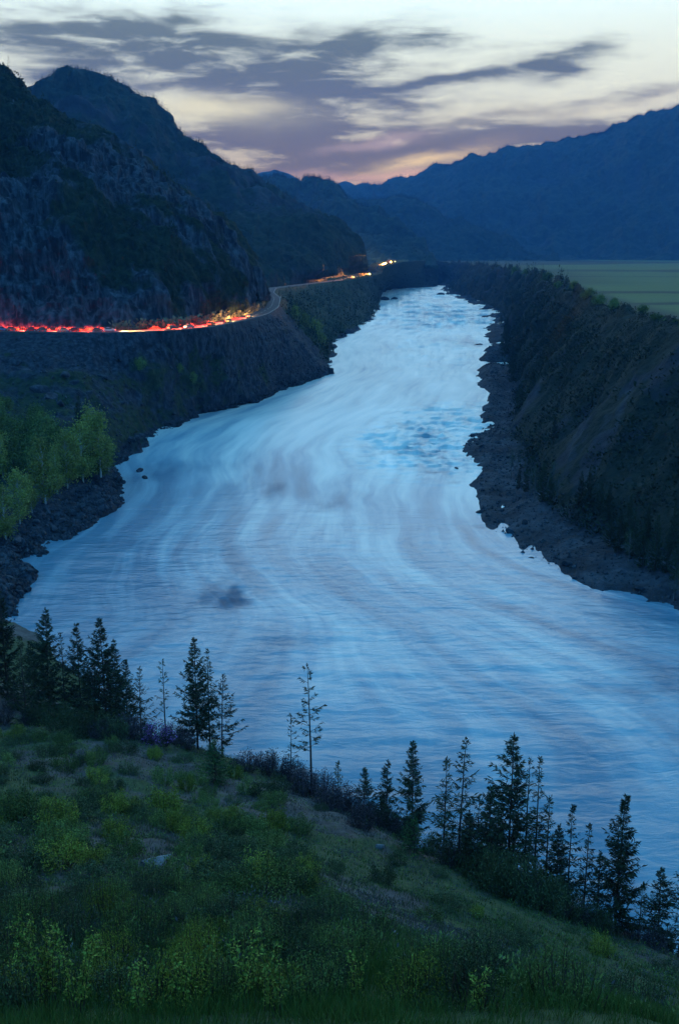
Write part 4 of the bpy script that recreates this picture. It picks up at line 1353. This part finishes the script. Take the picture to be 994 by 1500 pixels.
# bushes on the talus nose and round the bend
for i, (px, py, s, lab) in enumerate([(462, 490, 2.3, 'large pale olive bush on the river side of the road bend'), (446, 478, 1.9, 'olive bush upslope of the large pale bush below the bend'), (470, 505, 1.7, 'low olive bush at the foot of the large pale bush'), (432, 466, 1.7, 'small olive bush on the slope just below the road bend'),
                                  (282, 560, 0.9, 'lone small green bush high on the scree'), (262, 545, 0.8, 'lone dark bush upper left on the scree'), (206, 540, 0.9, 'lone dark bush on the scree under the road')]):
    q = bank_point(LB, px, py)
    e_ = tag(empty('olive_bush', (q[0], q[1], q[2] - 0.2), i, s), lab, 'shrub', 'bushes on the scree and bend')
    tm, cm = SHB2[i % 2] if i < 4 else SHB[2]
    obj('trunk', tm, e_)
    obj('crown', cm, e_)

# ----------------------------------------------------------------- right bank trees
RC = [conifer_meshes(11, 2.0, 880 + i, 'spruce', M_spruce, 0.05) for i in range(4)]
rn = random.Random(9)
spots = [(793, 735, 62), (803, 738, 50), (862, 745, 70), (878, 752, 50), (893, 800, 60), (905, 810, 70), (925, 815, 80), (940, 830, 70), (958, 835, 90), (975, 840, 70), (990, 850, 80), (850, 735, 50), (770, 720, 40), (760, 715, 32), (738, 520, 45), (742, 500, 36), (748, 560, 40), (733, 480, 22), (760, 600, 40), (812, 640, 36),
         (920, 780, 60), (890, 760, 55), (945, 790, 60), (985, 800, 70)]
for i, (px, pb, hp) in enumerate(spots):
    q = bank_point(RB, px, pb)
    s = max(0.3, hp * q[1] / F / 11)
    tm, cm = RC[i % 4]
    e_ = tag(empty('bank_conifer', (q[0], q[1], q[2] - 0.3), i * 1.7, (s * 0.9, s * 0.9, s)), 'dark conifer in the shadowy woods along the right bank', 'tree', 'dark conifers on the right bank')
    obj('trunk', tm, e_)
    obj('crown', cm, e_)
BARE = [broadleaf_meshes(9, 3.2, 893 + i, M_darkleaf, 0.2, 500, M_greybark, 0.4) for i in range(3)]
for i, (px, pb, hp) in enumerate([(775, 725, 60), (783, 730, 52), (808, 735, 60), (815, 740, 50), (748, 700, 44), (920, 825, 55), (985, 880, 50), (992, 872, 46), (758, 690, 40)]):
    q = bank_point(RB, px, pb)
    s = hp * q[1] / F / 9
    e_ = tag(empty('bare_birch', (q[0], q[1], q[2] - 0.3), i, s), 'thin pale-stemmed nearly bare birch on the right bank', 'tree', 'bare birches on the right bank')
    tm, cm = BARE[i % 3]
    obj('trunk', tm, e_)
    obj('crown', cm, e_)

rn = random.Random(21)
for i in range(34):
    px = rn.uniform(735, 1010)
    py = np.interp(px, [720, 770, 830, 870, 930, 1010], [396, 403, 421, 441, 459, 482]) + rn.uniform(-4, 6)
    q = bank_point(RB, px, py)
    s = rn.uniform(0.25, 0.75) * min(2.0, q[1] / 330)
    e_ = tag(empty('edge_bush', (q[0] + rn.uniform(-1, 4), q[1], q[2] - 0.3), rn.uniform(0, 6), (s * 1.4, s * 1.4, s)), 'dark bush on the rim between the right bank and the green field', 'shrub', 'bushes along the field edge')
    tm, cm = SHB[rn.randrange(4)]
    obj('trunk', tm, e_)
    obj('crown', cm, e_)

# ----------------------------------------------------------------- far woods and scrub: masses
def wood(name, label, pts, hs, nq, seed, wid=0.22, mat=None, bush=False, lf=(0.3, 0.55)):
    r = np.random.default_rng(seed)
    g_ = Geo()
    n_ = len(pts)
    f = np.tile(np.linspace(0.05, 0.95, nq), n_)
    PP = np.repeat(pts, nq, 0)
    H = np.repeat(hs, nq)
    a = r.uniform(0, 6.28, n_ * nq)
    if bush:
        rr_ = wid * H * np.sqrt(r.random(n_ * nq))
        pos_ = PP + np.stack([np.cos(a) * rr_, np.sin(a) * rr_, H * f * 0.8], 1)
        D = np.stack([np.cos(a), np.sin(a), r.uniform(0, 1.5, n_ * nq)], 1)
        L = H * r.uniform(lf[0], lf[1], n_ * nq)
        g_.leaves(pos_, D, L, L * (0.6 if lf[1] > 0.5 else 0.4), tint=np.clip(np.repeat(r.random(n_), nq) * 0.7 + 0.3 * r.random(n_ * nq), 0, 1), r=r)
    else:
        pos_ = PP + np.stack([0 * a, 0 * a, H * f], 1)
        D = np.stack([np.cos(a), np.sin(a), r.uniform(-0.5, 0.5, n_ * nq)], 1)
        L = H * wid * (1.05 - f) * r.uniform(0.7, 1.3, n_ * nq) + H * 0.03
        g_.leaves(pos_, D, L, L * 0.75, tint=np.repeat(r.random(n_), nq), r=r)
        tipv = pts + np.stack([0 * hs, 0 * hs, hs * 0.75], 1)
        g_.leaves(tipv, np.tile([0, 0, 1.0], (n_, 1)), hs * 0.3, hs * 0.07, r=r)
    o = obj(name, g_.mesh(name, mat or M_forest))
    tag(o, label, 'woods', kind='stuff')


r_ = np.random.default_rng(15)
P, U, top = MA
wA = lambda G: np.clip(0.15 + fbm((G[..., 0] + 0.5 * G[..., 2]) / 45, G[..., 1] / 45, G[..., 2] / 90, 77, 4) + (G[..., 2] - 60) / 90, 0.02, 2) ** 2
pts = surf_points(P, U, 1.3, top + 0.3, 3000, r_, 300, 640, wA)
wood('scrub', 'dark scrub dotted over the rocky spur', pts, r_.uniform(1.2, 3.0, len(pts)), 7, 1, 0.6, M_forest, True)
pts = surf_points(P, U, 1.9, top + 0.2, 1100, r_, 300, 640, wA)
wood('forest', 'small dark conifers on the upper rocky spur', pts, r_.uniform(3.0, 7.5, len(pts)), 14, 2, 0.2)
P, U, top = MB
pts = np.concatenate([surf_points(P, U, 1.2, top + 0.2, 5200, r_, 850, 1700), surf_points(P, U, top - 0.12, top + 0.15, 2200, r_, 850, 1700)])
wood('forest', 'conifers covering the second mountain', pts, r_.uniform(3, 7.5, len(pts)), 9, 3, 0.26)
for Pk, lab, n1, n2, sd in ((MC1, 'conifers covering the wooded ridge', 4200, 1800, 4), (MC2, 'conifers covering the long low ridge', 3600, 1600, 5), (MD, 'conifers along the blue mountain', 3500, 4200, 6)):
    P, U, top = Pk
    pts = np.concatenate([surf_points(P, U, 1.2, top + 0.1, n1, r_), surf_points(P, U, top - 0.06, top + 0.08, n2, r_)])
    wood('forest', lab, pts, r_.uniform(5, 11, len(pts)), 7, sd, 0.3)
P, U = RB
def w_bank(G):
    x_, y_ = G[..., 0], G[..., 1]
    st = fbm((x_ * 0.8 - y_ * 0.6) / 12, (x_ * 0.6 + y_ * 0.8) / 60, 0, 61, 4)
    cl_ = fbm(x_ / 16, y_ / 16, 0, 63, 3)
    return np.clip(1.0 - 1.6 * sstep(0.1, 0.5, st) + 1.2 * cl_, 0.02, 3)
pts = surf_points(P, U, 1.8, 4.9, 15000, r_, 140, 900, w_bank)
wood('scrub', 'dark brush covering the right bank', pts, r_.uniform(0.7, 2.4, len(pts)) * np.where(pts[:, 2] > TER - 7, 0.5, 1), 6, 8, 0.75, M_brush, True)
pts = surf_points(P, U, 4.5, 5.0, 600, r_, 200, 1500, lambda G: np.clip(0.3 + fbm(G[..., 0] / 25, G[..., 1] / 25, 0, 65, 3), 0.01, 2))
pts[:, 0] += r_.uniform(0, 1, len(pts)) ** 2 * 7 * np.clip(pts[:, 1] / 400, 0.5, 2)
pts[:, 2] = np.where(pts[:, 2] > TER - 2, TER - 0.1, pts[:, 2])
wood('scrub', 'straggling brush along the lip of the field', pts, r_.uniform(0.5, 1.5, len(pts)), 10, 28, 0.8, M_brush, True)
pts = surf_points(P, U, 1.5, 4.9, 3500, r_, 500, 2300)
wood('forest', 'dark trees along the far right bank', pts, r_.uniform(3, 9, len(pts)), 10, 9, 0.2)
P, U = LB
pts = surf_points(P, U, 1.1, 4.0, 5200, r_, 560, 2200)
wood('forest', 'dark trees along the far left bank', pts, r_.uniform(2.5, 9, len(pts)) * np.where(pts[:, 2] > 28, 0.45, 1), 10, 10, 0.24)
pts = surf_points(P, U, 1.9, 3.9, 700, r_, 150, 520)
wood('scrub', 'low tufts scattered on the scree', pts, r_.uniform(0.5, 1.2, len(pts)), 6, 11, 0.6, M_darkleaf, True)
r_ = np.random.default_rng(29)
wood('heath', 'low grey-purple dry tufts over the open slope', COVER[0], r_.uniform(0.1, 0.42, len(COVER[0])), 22, 13, 0.9, M_heath, True, (0.2, 0.4))
wood('heath', 'low green herb tufts over the near slope', COVER[1], r_.uniform(0.12, 0.5, len(COVER[1])), 24, 14, 0.8, M_greenleaf, True, (0.15, 0.34))
i0, i1 = road_near(at_z(490, 411, 33)), road_near(at_z(590, 383, 48.5))
ii = r_.integers(i0, i1, 900)
pts = road_c[ii] + perp[ii] * r_.choice([-1, 1], (900, 1)) * r_.uniform(5.0, 11.0, (900, 1)) - np.array([0, 0, 0.4])
wood('scrub', 'pale bushes along the far bend of the road', pts, r_.uniform(1.2, 3.6, 900), 10, 15, 0.6, M_roadgrass, True)
# grass and herbs on the road's cliff side
r_ = np.random.default_rng(25)
ii = r_.integers(road_at_px(-100, 0, i_bend), i_bend + 30, 5000)
pts = road_c[ii] + tan[ii] * r_.uniform(-2, 2, (5000, 1)) - perp[ii] * r_.uniform(4.4, 7.6, (5000, 1))
wood('roadside_grass', 'tall dry grass along the cliff side of the road', pts, r_.uniform(0.5, 1.3, 5000) * np.where(ii > road_at_px(168, 0, i_bend), 1 + 2.4 * (r_.random(5000) < 0.16), 1.0), 7, 12, 0.4, M_roadgrass, True)

# ----------------------------------------------------------------- cars
def car_parts():
    prof = np.array([(-2.15, 0.35), (-2.2, 0.62), (-2.12, 0.88), (-1.55, 0.98), (-1.0, 1.02), (1.0, 0.98), (1.75, 0.86), (2.12, 0.72), (2.18, 0.45), (2.1, 0.28), (-2.0, 0.28)])
    def extr(pr, w0, w1):
        n_ = len(pr)
        V = []
        for sgn in (-1, 1):
            for x, z in pr:
                ww = w0 + (w1 - w0) * (z - pr[:, 1].min()) / (np.ptp(pr[:, 1]) + 1e-6)
                V.append((x, sgn * ww / 2, z))
        q = [[i, (i + 1) % n_, n_ + (i + 1) % n_, n_ + i] for i in range(n_)]
        return np.array(V), q, n_
    import bmesh
    def solid(pr, w0, w1, mat, name, bev=0.06):
        V, q, n_ = extr(pr, w0, w1)
        bm = bmesh.new()
        vs = [bm.verts.new(v) for v in V]
        for f in q:
            bm.faces.new([vs[i] for i in f])
        bm.faces.new([vs[i] for i in range(n_)][::-1])
        bm.faces.new([vs[n_ + i] for i in range(n_)])
        bmesh.ops.recalc_face_normals(bm, faces=bm.faces)
        bmesh.ops.bevel(bm, geom=list(bm.edges), offset=bev, segments=2, affect='EDGES', clamp_overlap=True)
        me = bpy.data.meshes.new(name)
        bm.to_mesh(me)
        bm.free()
        if mat:
            me.materials.append(mat)
        return me
    cabin = np.array([(-1.5, 0.97), (-1.0, 1.40), (0.15, 1.42), (0.95, 0.98)])
    roof = np.array([(-1.02, 1.40), (-0.9, 1.47), (0.05, 1.48), (0.18, 1.41)])
    parts = {'prof': prof, 'solid': solid, 'cabin': cabin, 'roof': roof}
    g_ = Geo()
    th_ = np.linspace(0, 2 * np.pi, 17)
    g_.tube([(0, -0.11, 0), (0, 0.11, 0)], [0.32, 0.32], 16)
    g_.tube([(0, -0.11, 0), (0, -0.105, 0)], [0.32, 0.2], 16)
    g_.tube([(0, 0.105, 0), (0, 0.11, 0)], [0.2, 0.32], 16)
    parts['tyre'] = g_.mesh('tyre', M_tyre)
    g2 = Geo()
    g2.tube([(0, -0.12, 0), (0, -0.09, 0)], [0.02, 0.2], 12)
    g2.tube([(0, 0.09, 0), (0, 0.12, 0)], [0.2, 0.02], 12)
    parts['rim'] = g2.mesh('rim', M_rim)
    return parts


CARP = car_parts()
CAB = CARP['solid'](CARP['cabin'], 1.62, 1.30, M_glass, 'window', 0.03)
def lamp_mesh(mat, s):
    g_ = Geo()
    g_.box((0, 0, 0), s)
    return g_.mesh('lamp', mat)
TAIL, HEAD, FARH = lamp_mesh(M_tail, (0.06, 0.36, 0.17)), lamp_mesh(M_head, (0.06, 0.34, 0.16)), lamp_mesh(M_farhead, (0.08, 0.42, 0.3))
BODY = {}


def light(name, kind, parent, loc, col, power, radius=0.3, rot=None, size=None):
    ld = bpy.data.lights.new(name, kind)
    ld.color = col
    ld.energy = power
    if kind in ('POINT', 'SPOT'):
        ld.shadow_soft_size = radius
    if kind == 'SPOT':
        ld.spot_size = size or R(70)
        ld.spot_blend = 0.6
    o = bpy.data.objects.new(name, ld)
    COL.objects.link(o)
    o.parent = parent
    o.location = loc
    if rot is not None:
        o.rotation_euler = rot
    return o


def car(i, side, heading, colname, col, label, tail_w=0, head_w=0, head_col=(1, 0.55, 0.2), far=False, scale=1.0):
    """side: lateral offset, + to the river; heading +1 up the road, -1 back"""
    pth = road_c[i] + perp[i] * side
    t_ = tan[i] * heading
    slope = road_c[min(i + 1, len(road_c) - 1), 2] - road_c[max(i - 1, 0), 2]
    e_ = tag(empty('car', (pth[0], pth[1], pth[2] + 0.11), math.atan2(t_[1], t_[0]), scale), label, 'car', 'cars with their lamps on along the road')
    e_.rotation_euler[1] = -math.atan2(slope, 8.0) * heading
    if colname not in BODY:
        mat = plain_mat('car_paint_' + colname, col, 0.35, 0.5, 0, 0.03, 1)
        BODY[colname] = (CARP['solid'](CARP['prof'], 1.72, 1.66, mat, 'body'), CARP['solid'](CARP['roof'], 1.32, 1.26, mat, 'roof', 0.02))
    obj('body', BODY[colname][0], e_)
    obj('roof', BODY[colname][1], e_)
    obj('window', CAB, e_)
    for x in (-1.35, 1.32):
        for y in (-0.78, 0.78):
            w_ = obj('wheel', CARP['tyre'], e_, (x, y, 0.32))
            obj('rim', CARP['rim'], w_)
    for y in (-0.6, 0.6):
        obj('tail_light', TAIL, e_, (-2.2, y, 0.72))
        obj('headlight', FARH if far else HEAD, e_, (2.18, y, 0.66))
    if tail_w:
        light('tail_light_glow', 'SPOT', e_, (-2.4, 0.3, 0.8), (1.0, 0.04, 0.02), tail_w * 40, 0.3, (0, R(74), R(-22)), R(48))
        light('tail_light_glow', 'SPOT', e_, (-2.0, 0.9, 0.8), (1.0, 0.04, 0.02), tail_w * 30, 0.3, (0, R(72), R(-75)), R(46))
    if head_w:
        light('headlight_beam', 'SPOT', e_, (2.35, 0, 0.75), head_col, head_w * 6, 0.25, (0, R(-82), R(12 * heading)), R(42))
    return e_


CARS = [(6, 'blue', (0.1, 0.2, 0.4), 'blue car at the left edge of the picture, last in the red-lit queue', 4500, 60), (28, 'bronze', (0.2, 0.11, 0.05), 'bronze car second from the left edge in the red-lit queue', 4500, 60), (50, 'red', (0.45, 0.03, 0.03), 'red car third from the left edge in the red-lit queue', 4500, 60), (72, 'graphite', (0.12, 0.12, 0.13), 'dark grey car fourth from the left edge in the red-lit queue', 4500, 60),
        (94, 'tan', (0.45, 0.36, 0.25), 'tan car fifth from the left edge in the red-lit queue', 4500, 60), (116, 'maroon', (0.25, 0.02, 0.03), 'dark maroon car sixth from the left edge in the red-lit queue', 4500, 60), (138, 'brown_metal', (0.16, 0.09, 0.06), 'brown car second in the red-lit queue behind the cream leader', 4500, 60), (160, 'cream', (0.7, 0.65, 0.55), 'cream car at the head of the red-lit queue before the lit tufts', 4500, 60000),
        (245, 'charcoal', (0.08, 0.08, 0.09), 'charcoal car last of the four short of the road bend', 3500, 2000), (275, 'grey', (0.3, 0.3, 0.32), 'grey car third of the four short of the road bend', 4500, 2000), (302, 'brick', (0.35, 0.1, 0.05), 'brick-red car second of the four short of the road bend', 5000, 9000), (330, 'olive', (0.3, 0.3, 0.15), 'olive car leading the four short of the road bend', 5000, 20000), (360, 'beige', (0.6, 0.5, 0.35), 'beige car entering the road bend under the cliff', 4500, 16000)]
for px, cn, cc, lab, tw, hw in CARS:
    car(road_at_px(px, 0, i_bend + 2), 1.8, 1, cn, cc, lab, tw, hw)
# oncoming cars far up the valley
for pt, z, cn, cc, lab, hw in [((552, 399), 38, 'black', (0.03, 0.03, 0.03), 'lowest of the distant cars descending with blazing headlights', 450000), ((558, 388), 46, 'navy', (0.03, 0.05, 0.12), 'second of the distant cars descending with blazing headlights', 450000), ((572, 384), 48.5, 'blue', (0.1, 0.2, 0.4), 'fourth of the distant cars descending with blazing headlights', 450000)]:
    car(road_near(at_z(*pt, z)), -1.8, -1, cn, cc, lab, 0, hw, (1.0, 0.36, 0.06), True)
car(road_near(at_z(527, 405.5, 34)), -1.8, -1, 'green', (0.05, 0.15, 0.08), 'distant car lighting roadside bushes below the descending cars', 0, 400000, (1.0, 0.40, 0.12), False)

for pt, z, cn, cc, lab in [((565, 386), 47.5, 'dark', (0.04, 0.04, 0.05), 'third of the distant cars descending with blazing headlights'), ((578, 383), 49, 'brown', (0.12, 0.07, 0.04), 'rearmost of the distant cars descending with blazing headlights')]:
    car(road_near(at_z(*pt, z)), -1.8, -1, cn, cc, lab, 0, 450000, (1.0, 0.36, 0.06), True)

# reflector post at the bend
q = road_c[road_near(at_z(404, 436, 33))] + perp[road_near(at_z(404, 436, 33))] * 4.6
e_ = tag(empty('marker_post', q), 'white roadside marker post with black band beyond the bend', 'marker post')
g_ = Geo()
g_.tube([(0, 0, -0.3), (0, 0, 1.1), (0, 0, 1.15)], [0.09, 0.08, 0.02], 8)
obj('post', g_.mesh('post', M_post), e_)
g_ = Geo()
g_.tube([(0, 0, 0.75), (0, 0, 0.95)], [0.088, 0.087], 8)
obj('band', g_.mesh('band', M_black), e_)

# ----------------------------------------------------------------- air
bx = Geo()
bx.box(((-2500 + 3200) / 2, (-420 + 5850) / 2, (-8 + 900) / 2), (5700, 6270, 908))
mh = bpy.data.materials.new('haze_air')
mh.use_nodes = True
nt = mh.node_tree
nt.nodes.clear()
ou = nt.nodes.new('ShaderNodeOutputMaterial')
pv = nt.nodes.new('ShaderNodeVolumePrincipled')
pv.inputs['Color'].default_value = (0.10, 0.38, 1.0, 1)
pv.inputs['Density'].default_value = 1.0e-4
pv.inputs['Anisotropy'].default_value = 0.25
nt.links.new(pv.outputs[0], ou.inputs['Volume'])
o = obj('haze', bx.mesh('haze', mh))
tag(o, 'thin blue evening haze', 'haze', kind='stuff')

# ----------------------------------------------------------------- sky and light
SUN_EL, SUN_AZ = -3.0, 5.0
W = bpy.data.worlds.new('World')
SC.world = W
W.use_nodes = True
nt = W.node_tree
nt.nodes.clear()
ou = nt.nodes.new('ShaderNodeOutputWorld')
sky = nt.nodes.new('ShaderNodeTexSky')
sky.sky_type = 'NISHITA'
sky.sun_disc = False
sky.sun_elevation = R(SUN_EL)
sky.sun_rotation = R(SUN_AZ)
bg1 = nt.nodes.new('ShaderNodeBackground')
bg1.inputs[1].default_value = 0.05
nt.links.new(sky.outputs[0], bg1.inputs[0])
tc = nt.nodes.new('ShaderNodeTexCoord').outputs['Generated']
sep = nt.nodes.new('ShaderNodeSeparateXYZ')
nt.links.new(tc, sep.inputs[0])
DEG = 180 / math.pi
el = mth(nt, 'MULTIPLY', mth(nt, 'ARCSINE', sep.outputs[2]), DEG)
az = mth(nt, 'MULTIPLY', mth(nt, 'ARCTAN2', sep.outputs[0], sep.outputs[1]), DEG)


def sky_uv(px, py):
    d = ray(px, py)
    d = d / np.linalg.norm(d)
    return math.degrees(math.atan2(d[0], d[1])), math.degrees(math.asin(d[2]))


cv = nt.nodes.new('ShaderNodeCombineXYZ')
nt.links.new(az, cv.inputs[0])
nt.links.new(el, cv.inputs[1])
ang = cv.outputs[0]
# clear-sky colour by elevation
rampn = nt.nodes.new('ShaderNodeValToRGB')
cr = rampn.color_ramp
cr.interpolation = 'B_SPLINE'
stops = [(-10, (0.05, 0.09, 0.18)), (0, (0.74, 0.34, 0.20)), (2.2, (1.0, 0.54, 0.28)), (4.0, (1.0, 0.74, 0.36)), (6.0, (1.0, 0.88, 0.50)), (8.0, (1.0, 0.96, 0.62)), (10.5, (0.95, 1.0, 0.76)), (13, (0.80, 1.0, 0.94)), (22, (0.70, 0.97, 1.0)), (32, (0.32, 0.70, 0.92)), (45, (0.11, 0.52, 0.90)), (90, (0.07, 0.44, 0.87))]
pos_ = lambda e_: (e_ + 10) / 100
cr.elements[0].position = pos_(stops[0][0])
cr.elements[0].color = (*stops[0][1], 1)
cr.elements[1].position = pos_(stops[-1][0])
cr.elements[1].color = (*stops[-1][1], 1)
for e0, c0 in stops[1:-1]:
    x = cr.elements.new(pos_(e0))
    x.color = (*c0, 1)
nt.links.new(mth(nt, 'DIVIDE', mth(nt, 'ADD', el, 10), 100), rampn.inputs[0])
# away from the afterglow the horizon is plain blue
back = mrange(nt, mth(nt, 'ABSOLUTE', mth(nt, 'SUBTRACT', az, SUN_AZ)), 35, 120)
clear = mixc(nt, back, rampn.outputs[0], (0.07, 0.38, 0.80))
# clouds: soft streaked patches in the direction sphere
wn = N(nt, 'ShaderNodeTexNoise')
wn.inputs['Scale'].default_value = 1.0
wn.inputs['Detail'].default_value = 5
wn.inputs['Roughness'].default_value = 0.55
nt.links.new(mapping(nt, ang, (0.16, 0.55, 1), (0, 0, R(-7))), wn.inputs['Vector'])
wsep = nt.nodes.new('ShaderNodeSeparateColor')
nt.links.new(wn.outputs['Color'], wsep.inputs[0])
azw = mth(nt, 'ADD', az, mth(nt, 'MULTIPLY', mth(nt, 'SUBTRACT', wsep.outputs[0], 0.5), 5.5))
elw = mth(nt, 'ADD', el, mth(nt, 'MULTIPLY', mth(nt, 'SUBTRACT', wsep.outputs[1], 0.5), 1.7))
CL = [(40, 42, 100, 22, 0.35, 4), (110, 88, 90, 18, 0.4, 6), (245, 75, 120, 24, 0.95, 4), (285, 45, 35, 22, 0.35, 20), (330, 118, 190, 20, 0.7, 8), (455, 98, 110, 24, 1.0, 14), (560, 75, 70, 12, 0.55, 14), (640, 62, 50, 8, 0.4, 0), (790, 93, 85, 13, 1.0, 2), (850, 80, 40, 18, 0.45, 30), (690, 108, 80, 6, 0.45, 6),
      (960, 133, 110, 6, 0.8, 4), (520, 163, 150, 17, 1.0, 9), (390, 188, 110, 14, 0.95, 8), (640, 205, 260, 16, 1.0, 5), (860, 186, 170, 9, 0.8, 7), (470, 232, 190, 22, 1.05, 3), (540, 262, 110, 14, 0.9, 2), (730, 205, 160, 10, 0.8, 4), (250, 170, 60, 8, 0.4, 8), (100, 60, 160, 16, 0.4, 4), (160, 38, 150, 14, 0.45, 6), (20, 110, 80, 12, 0.35, 4), (420, 140, 120, 8, 0.6, 8), (610, 120, 120, 6, 0.4, 8), (800, 160, 140, 5, 0.4, 6)]
cov = None
for px, py, rx, ry, a, tilt in CL:
    u0, v0 = sky_uv(px, py)
    rx_, ry_ = math.degrees(rx / F), math.degrees(ry * 1.3 / F)
    ct, st_ = math.cos(R(tilt)), math.sin(R(tilt))
    du, dv = mth(nt, 'SUBTRACT', azw, u0), mth(nt, 'SUBTRACT', elw, v0)
    a1 = mth(nt, 'MULTIPLY_ADD', du, ct / rx_, mth(nt, 'MULTIPLY', dv, st_ / rx_))
    a2 = mth(nt, 'MULTIPLY_ADD', du, -st_ / ry_, mth(nt, 'MULTIPLY', dv, ct / ry_))
    r2 = mth(nt, 'MULTIPLY_ADD', a1, a1, mth(nt, 'MULTIPLY', a2, a2))
    gk = mth(nt, 'MULTIPLY', mth(nt, 'EXPONENT', mth(nt, 'MULTIPLY', r2, -0.75)), a)
    cov = gk if cov is None else mth(nt, 'ADD', cov, gk)
wisp = noise(nt, mapping(nt, ang, (0.22, 1.1, 1), (0, 0, R(-10))), 1.0, 6, 0.6, 0.3)
cov = mth(nt, 'MULTIPLY', cov, mrange(nt, wisp, 0.25, 0.7, 0.35, 1.3))
cov = mth(nt, 'ADD', cov, mrange(nt, wisp, 0.5, 0.8, 0.0, 0.28))
wfine = noise(nt, mapping(nt, ang, (0.5, 2.6, 1), (0, 0, R(-11))), 1.0, 5, 0.6, 0.4)
cov = mth(nt, 'ADD', cov, mth(nt, 'MULTIPLY', mth(nt, 'SUBTRACT', wfine, 0.5), 0.4))
cov = mrange(nt, cov, 0.05, 1.3, 0.0, 0.97)
front = mth(nt, 'MULTIPLY', cov, mrange(nt, mth(nt, 'ABSOLUTE', az), 45, 70, 1, 0))
ccol = mixc(nt, mrange(nt, el, 3.5, 11.5), (0.18, 0.122, 0.06), (0.105, 0.118, 0.055))
skyc = mixc(nt, front, clear, ccol)
# bright gaps: warm afterglow low in the sky
for px, py, rx, ry, a, tilt, col in [(622, 232, 75, 9, 1.0, 10, (1.0, 0.68, 0.24)), (310, 160, 95, 15, 0.9, -4, (1.0, 0.88, 0.46)), (560, 205, 70, 6, 0.4, 8, (0.9, 0.6, 0.45)), (880, 152, 160, 12, 0.6, 5, (1.0, 0.88, 0.52)), (590, 256, 75, 8, 0.75, 3, (1.0, 0.56, 0.28)), (470, 262, 70, 7, 0.4, 3, (0.95, 0.5, 0.3))]:
    u0, v0 = sky_uv(px, py)
    rx_, ry_ = math.degrees(rx / F), math.degrees(ry / F)
    ct, st_ = math.cos(R(tilt)), math.sin(R(tilt))
    du, dv = mth(nt, 'SUBTRACT', azw, u0), mth(nt, 'SUBTRACT', elw, v0)
    a1 = mth(nt, 'MULTIPLY_ADD', du, ct / rx_, mth(nt, 'MULTIPLY', dv, st_ / rx_))
    a2 = mth(nt, 'MULTIPLY_ADD', du, -st_ / ry_, mth(nt, 'MULTIPLY', dv, ct / ry_))
    r2 = mth(nt, 'MULTIPLY_ADD', a1, a1, mth(nt, 'MULTIPLY', a2, a2))
    gk = mth(nt, 'MULTIPLY', mth(nt, 'EXPONENT', mth(nt, 'MULTIPLY', r2, -0.9)), a)
    skyc = mixc(nt, gk, skyc, col)
# broad bright sky band above the view, added to whiten the water
da, de = mth(nt, 'DIVIDE', mth(nt, 'SUBTRACT', az, SUN_AZ), 42.0), mth(nt, 'DIVIDE', mth(nt, 'SUBTRACT', el, 18.0), 4.0)
added_band = mth(nt, 'EXPONENT', mth(nt, 'MULTIPLY', mth(nt, 'ADD', mth(nt, 'MULTIPLY', da, da), mth(nt, 'MULTIPLY', de, de)), -1.0))
skyc = mixc(nt, 1.0, skyc, mixc(nt, added_band, (0, 0, 0), (0.80, 1.0, 1.0)), 'ADD')
bg2 = nt.nodes.new('ShaderNodeBackground')
nt.links.new(skyc, bg2.inputs[0])
bg2.inputs[1].default_value = 1.3
ad = nt.nodes.new('ShaderNodeAddShader')
nt.links.new(bg1.outputs[0], ad.inputs[0])
nt.links.new(bg2.outputs[0], ad.inputs[1])
nt.links.new(ad.outputs[0], ou.inputs[0])
W.cycles.sampling_method = 'MANUAL'
W.cycles.sample_map_resolution = 1024

sd = bpy.data.lights.new('sun', 'SUN')
sd.energy = 0.04
sd.angle = R(60)
sd.color = (1.0, 0.75, 0.6)
so = bpy.data.objects.new('sun', sd)
COL.objects.link(so)
so.rotation_euler = (R(90 - 6), 0, R(180 - SUN_AZ))
so.location = (0, 200, 400)

SC.view_settings.view_transform = 'Standard'
SC.view_settings.look = 'None'
SC.view_settings.exposure = 0.0
SC.view_settings.gamma = 1.0
cy = SC.cycles
cy.use_denoising = True
cy.max_bounces = 5
cy.diffuse_bounces = 2
cy.glossy_bounces = 2
cy.transmission_bounces = 2
cy.volume_bounces = 0
cy.transparent_max_bounces = 4
cy.sample_clamp_indirect = 4.0
cy.use_light_tree = True
cy.use_adaptive_sampling = True
cy.adaptive_threshold = 0.02
